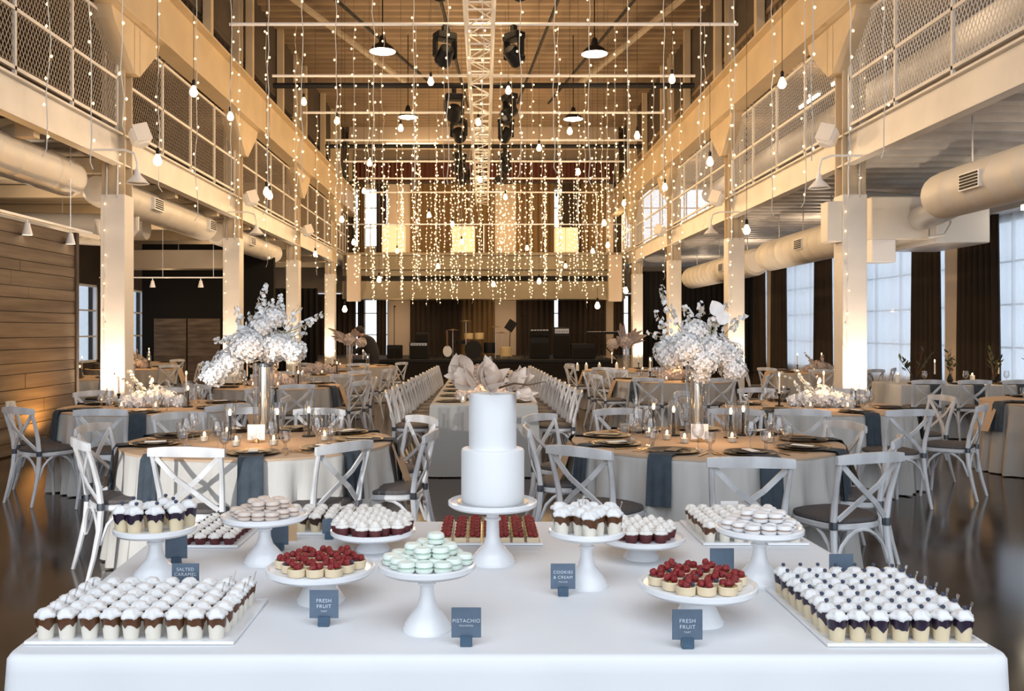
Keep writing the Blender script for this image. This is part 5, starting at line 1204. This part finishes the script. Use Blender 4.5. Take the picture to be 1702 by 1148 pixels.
obj('body', MB().lathe([(.001, -.02), (.15, -.02), (.155, 0), (.15, .02), (.001, .02)], 16, M=Matrix.Translation((0, 0, .25)) @ Matrix.Rotation(PI/2, 4, 'X') @ Matrix.Scale(1.25, 4, (0, 1, 0))), M['dial'], r)
obj('neck', MB().box(-.025, .025, -.02, .01, .4, .95), M['twig'], r, 0); obj('stand', MB().tube([(-.15, .1, 0), (0, .08, .3), (.15, .1, 0)], .012, 6), M['black'], r)
# ================================================================ PERSON leaning over the far left table
def skin_fig(name, joints, edges, m, parent, sub=2):
    me = bpy.data.meshes.new(name); me.from_pydata([j[:3] for j in joints], edges, []); me.materials.append(m)
    o = link(name, me, parent); md = o.modifiers.new('skin', 'SKIN'); md.use_smooth_shade = True
    for i, j in enumerate(joints): v = me.skin_vertices[0].data[i]; v.radius = (j[3], j[3] if len(j) < 5 else j[4]); v.use_root = (i == 0)
    s = o.modifiers.new('sub', 'SUBSURF'); s.levels = s.render_levels = sub
    return o
r = link('person', None, None, (-2.55, 20.85, 0)); tag(r, 'person in a black suit bending left over the farthest table on the left', 'person')
J = [(0, 0, .92, .19, .17), (-.06, 0, 1.10, .20, .18), (-.14, 0, 1.27, .22, .19), (-.22, 0, 1.38, .18, .14), (-.27, 0, 1.43, .055),
     (-.20, -.20, 1.35, .065), (-.30, -.25, 1.14, .05), (-.46, -.20, 1.00, .038), (-.20, .20, 1.35, .065), (-.30, .25, 1.14, .05), (-.46, .20, 1.00, .038),
     (.02, -.10, .86, .10), (-.02, -.11, .48, .065), (.02, -.11, .10, .045), (.02, .10, .86, .10), (-.02, .11, .48, .065), (.02, .11, .10, .045)]
E = [(0, 1), (1, 2), (2, 3), (3, 4), (3, 5), (5, 6), (6, 7), (3, 8), (8, 9), (9, 10), (0, 11), (11, 12), (12, 13), (0, 14), (14, 15), (15, 16)]
skin_fig('body', J, E, M['suit'], r)
b = MB(); b.ball((-.37, 0, 1.51), .098, 16, 12, (1.02, .80, 1.18)); b.ball((-.465, 0, 1.49), .017, 8, 6, (1, .8, 1.3)); b.ball((-.36, .085, 1.50), .022, 8, 6, (.8, .5, 1.2)); b.ball((-.36, -.085, 1.50), .022, 8, 6, (.8, .5, 1.2))
b.tube([(-.25, 0, 1.40), (-.33, 0, 1.46)], .052, 10); hd = obj('head', b, M['skin'], r)
obj('hair', MB().ball((-.345, 0, 1.545), .102, 14, 10, (1.0, .85, 1.05)), M['hair'], r)
obj('mouth', MB().ball((-.458, 0, 1.445), .012, 8, 5, (.5, 1.6, .4)), M['rasp'], hd)
for s in (-1, 1): obj('eye', MB().ball((-.452, s*.032, 1.52), .010, 8, 6), M['black'], hd)
for s in (-1, 1):
    jj = [(-.46, s*.20, 1.00, .030, .020), (-.52, s*.19, .965, .034, .016)]; ee = [(0, 1)]
    for f in range(4):
        n0 = len(jj); y0 = s*(.19+(f-1.5)*.018); L = (.030, .036, .034, .026)[f]
        jj += [(-.55, y0, .945, .009), (-.55-L, y0, .925, .008), (-.55-L*1.3, y0, .90, .007)]; ee += [(1, n0), (n0, n0+1), (n0+1, n0+2)]
    n0 = len(jj); jj += [(-.50, s*.155, .955, .010), (-.53, s*.14, .93, .008)]; ee += [(1, n0), (n0, n0+1)]
    skin_fig('hand', jj, ee, M['skin'], r, 1)
for s in (-1, 1): obj('shoe', MB().bevbox(-.17, .09, s*.11-.045, s*.11+.045, 0, .09, .03), M['black'], r)
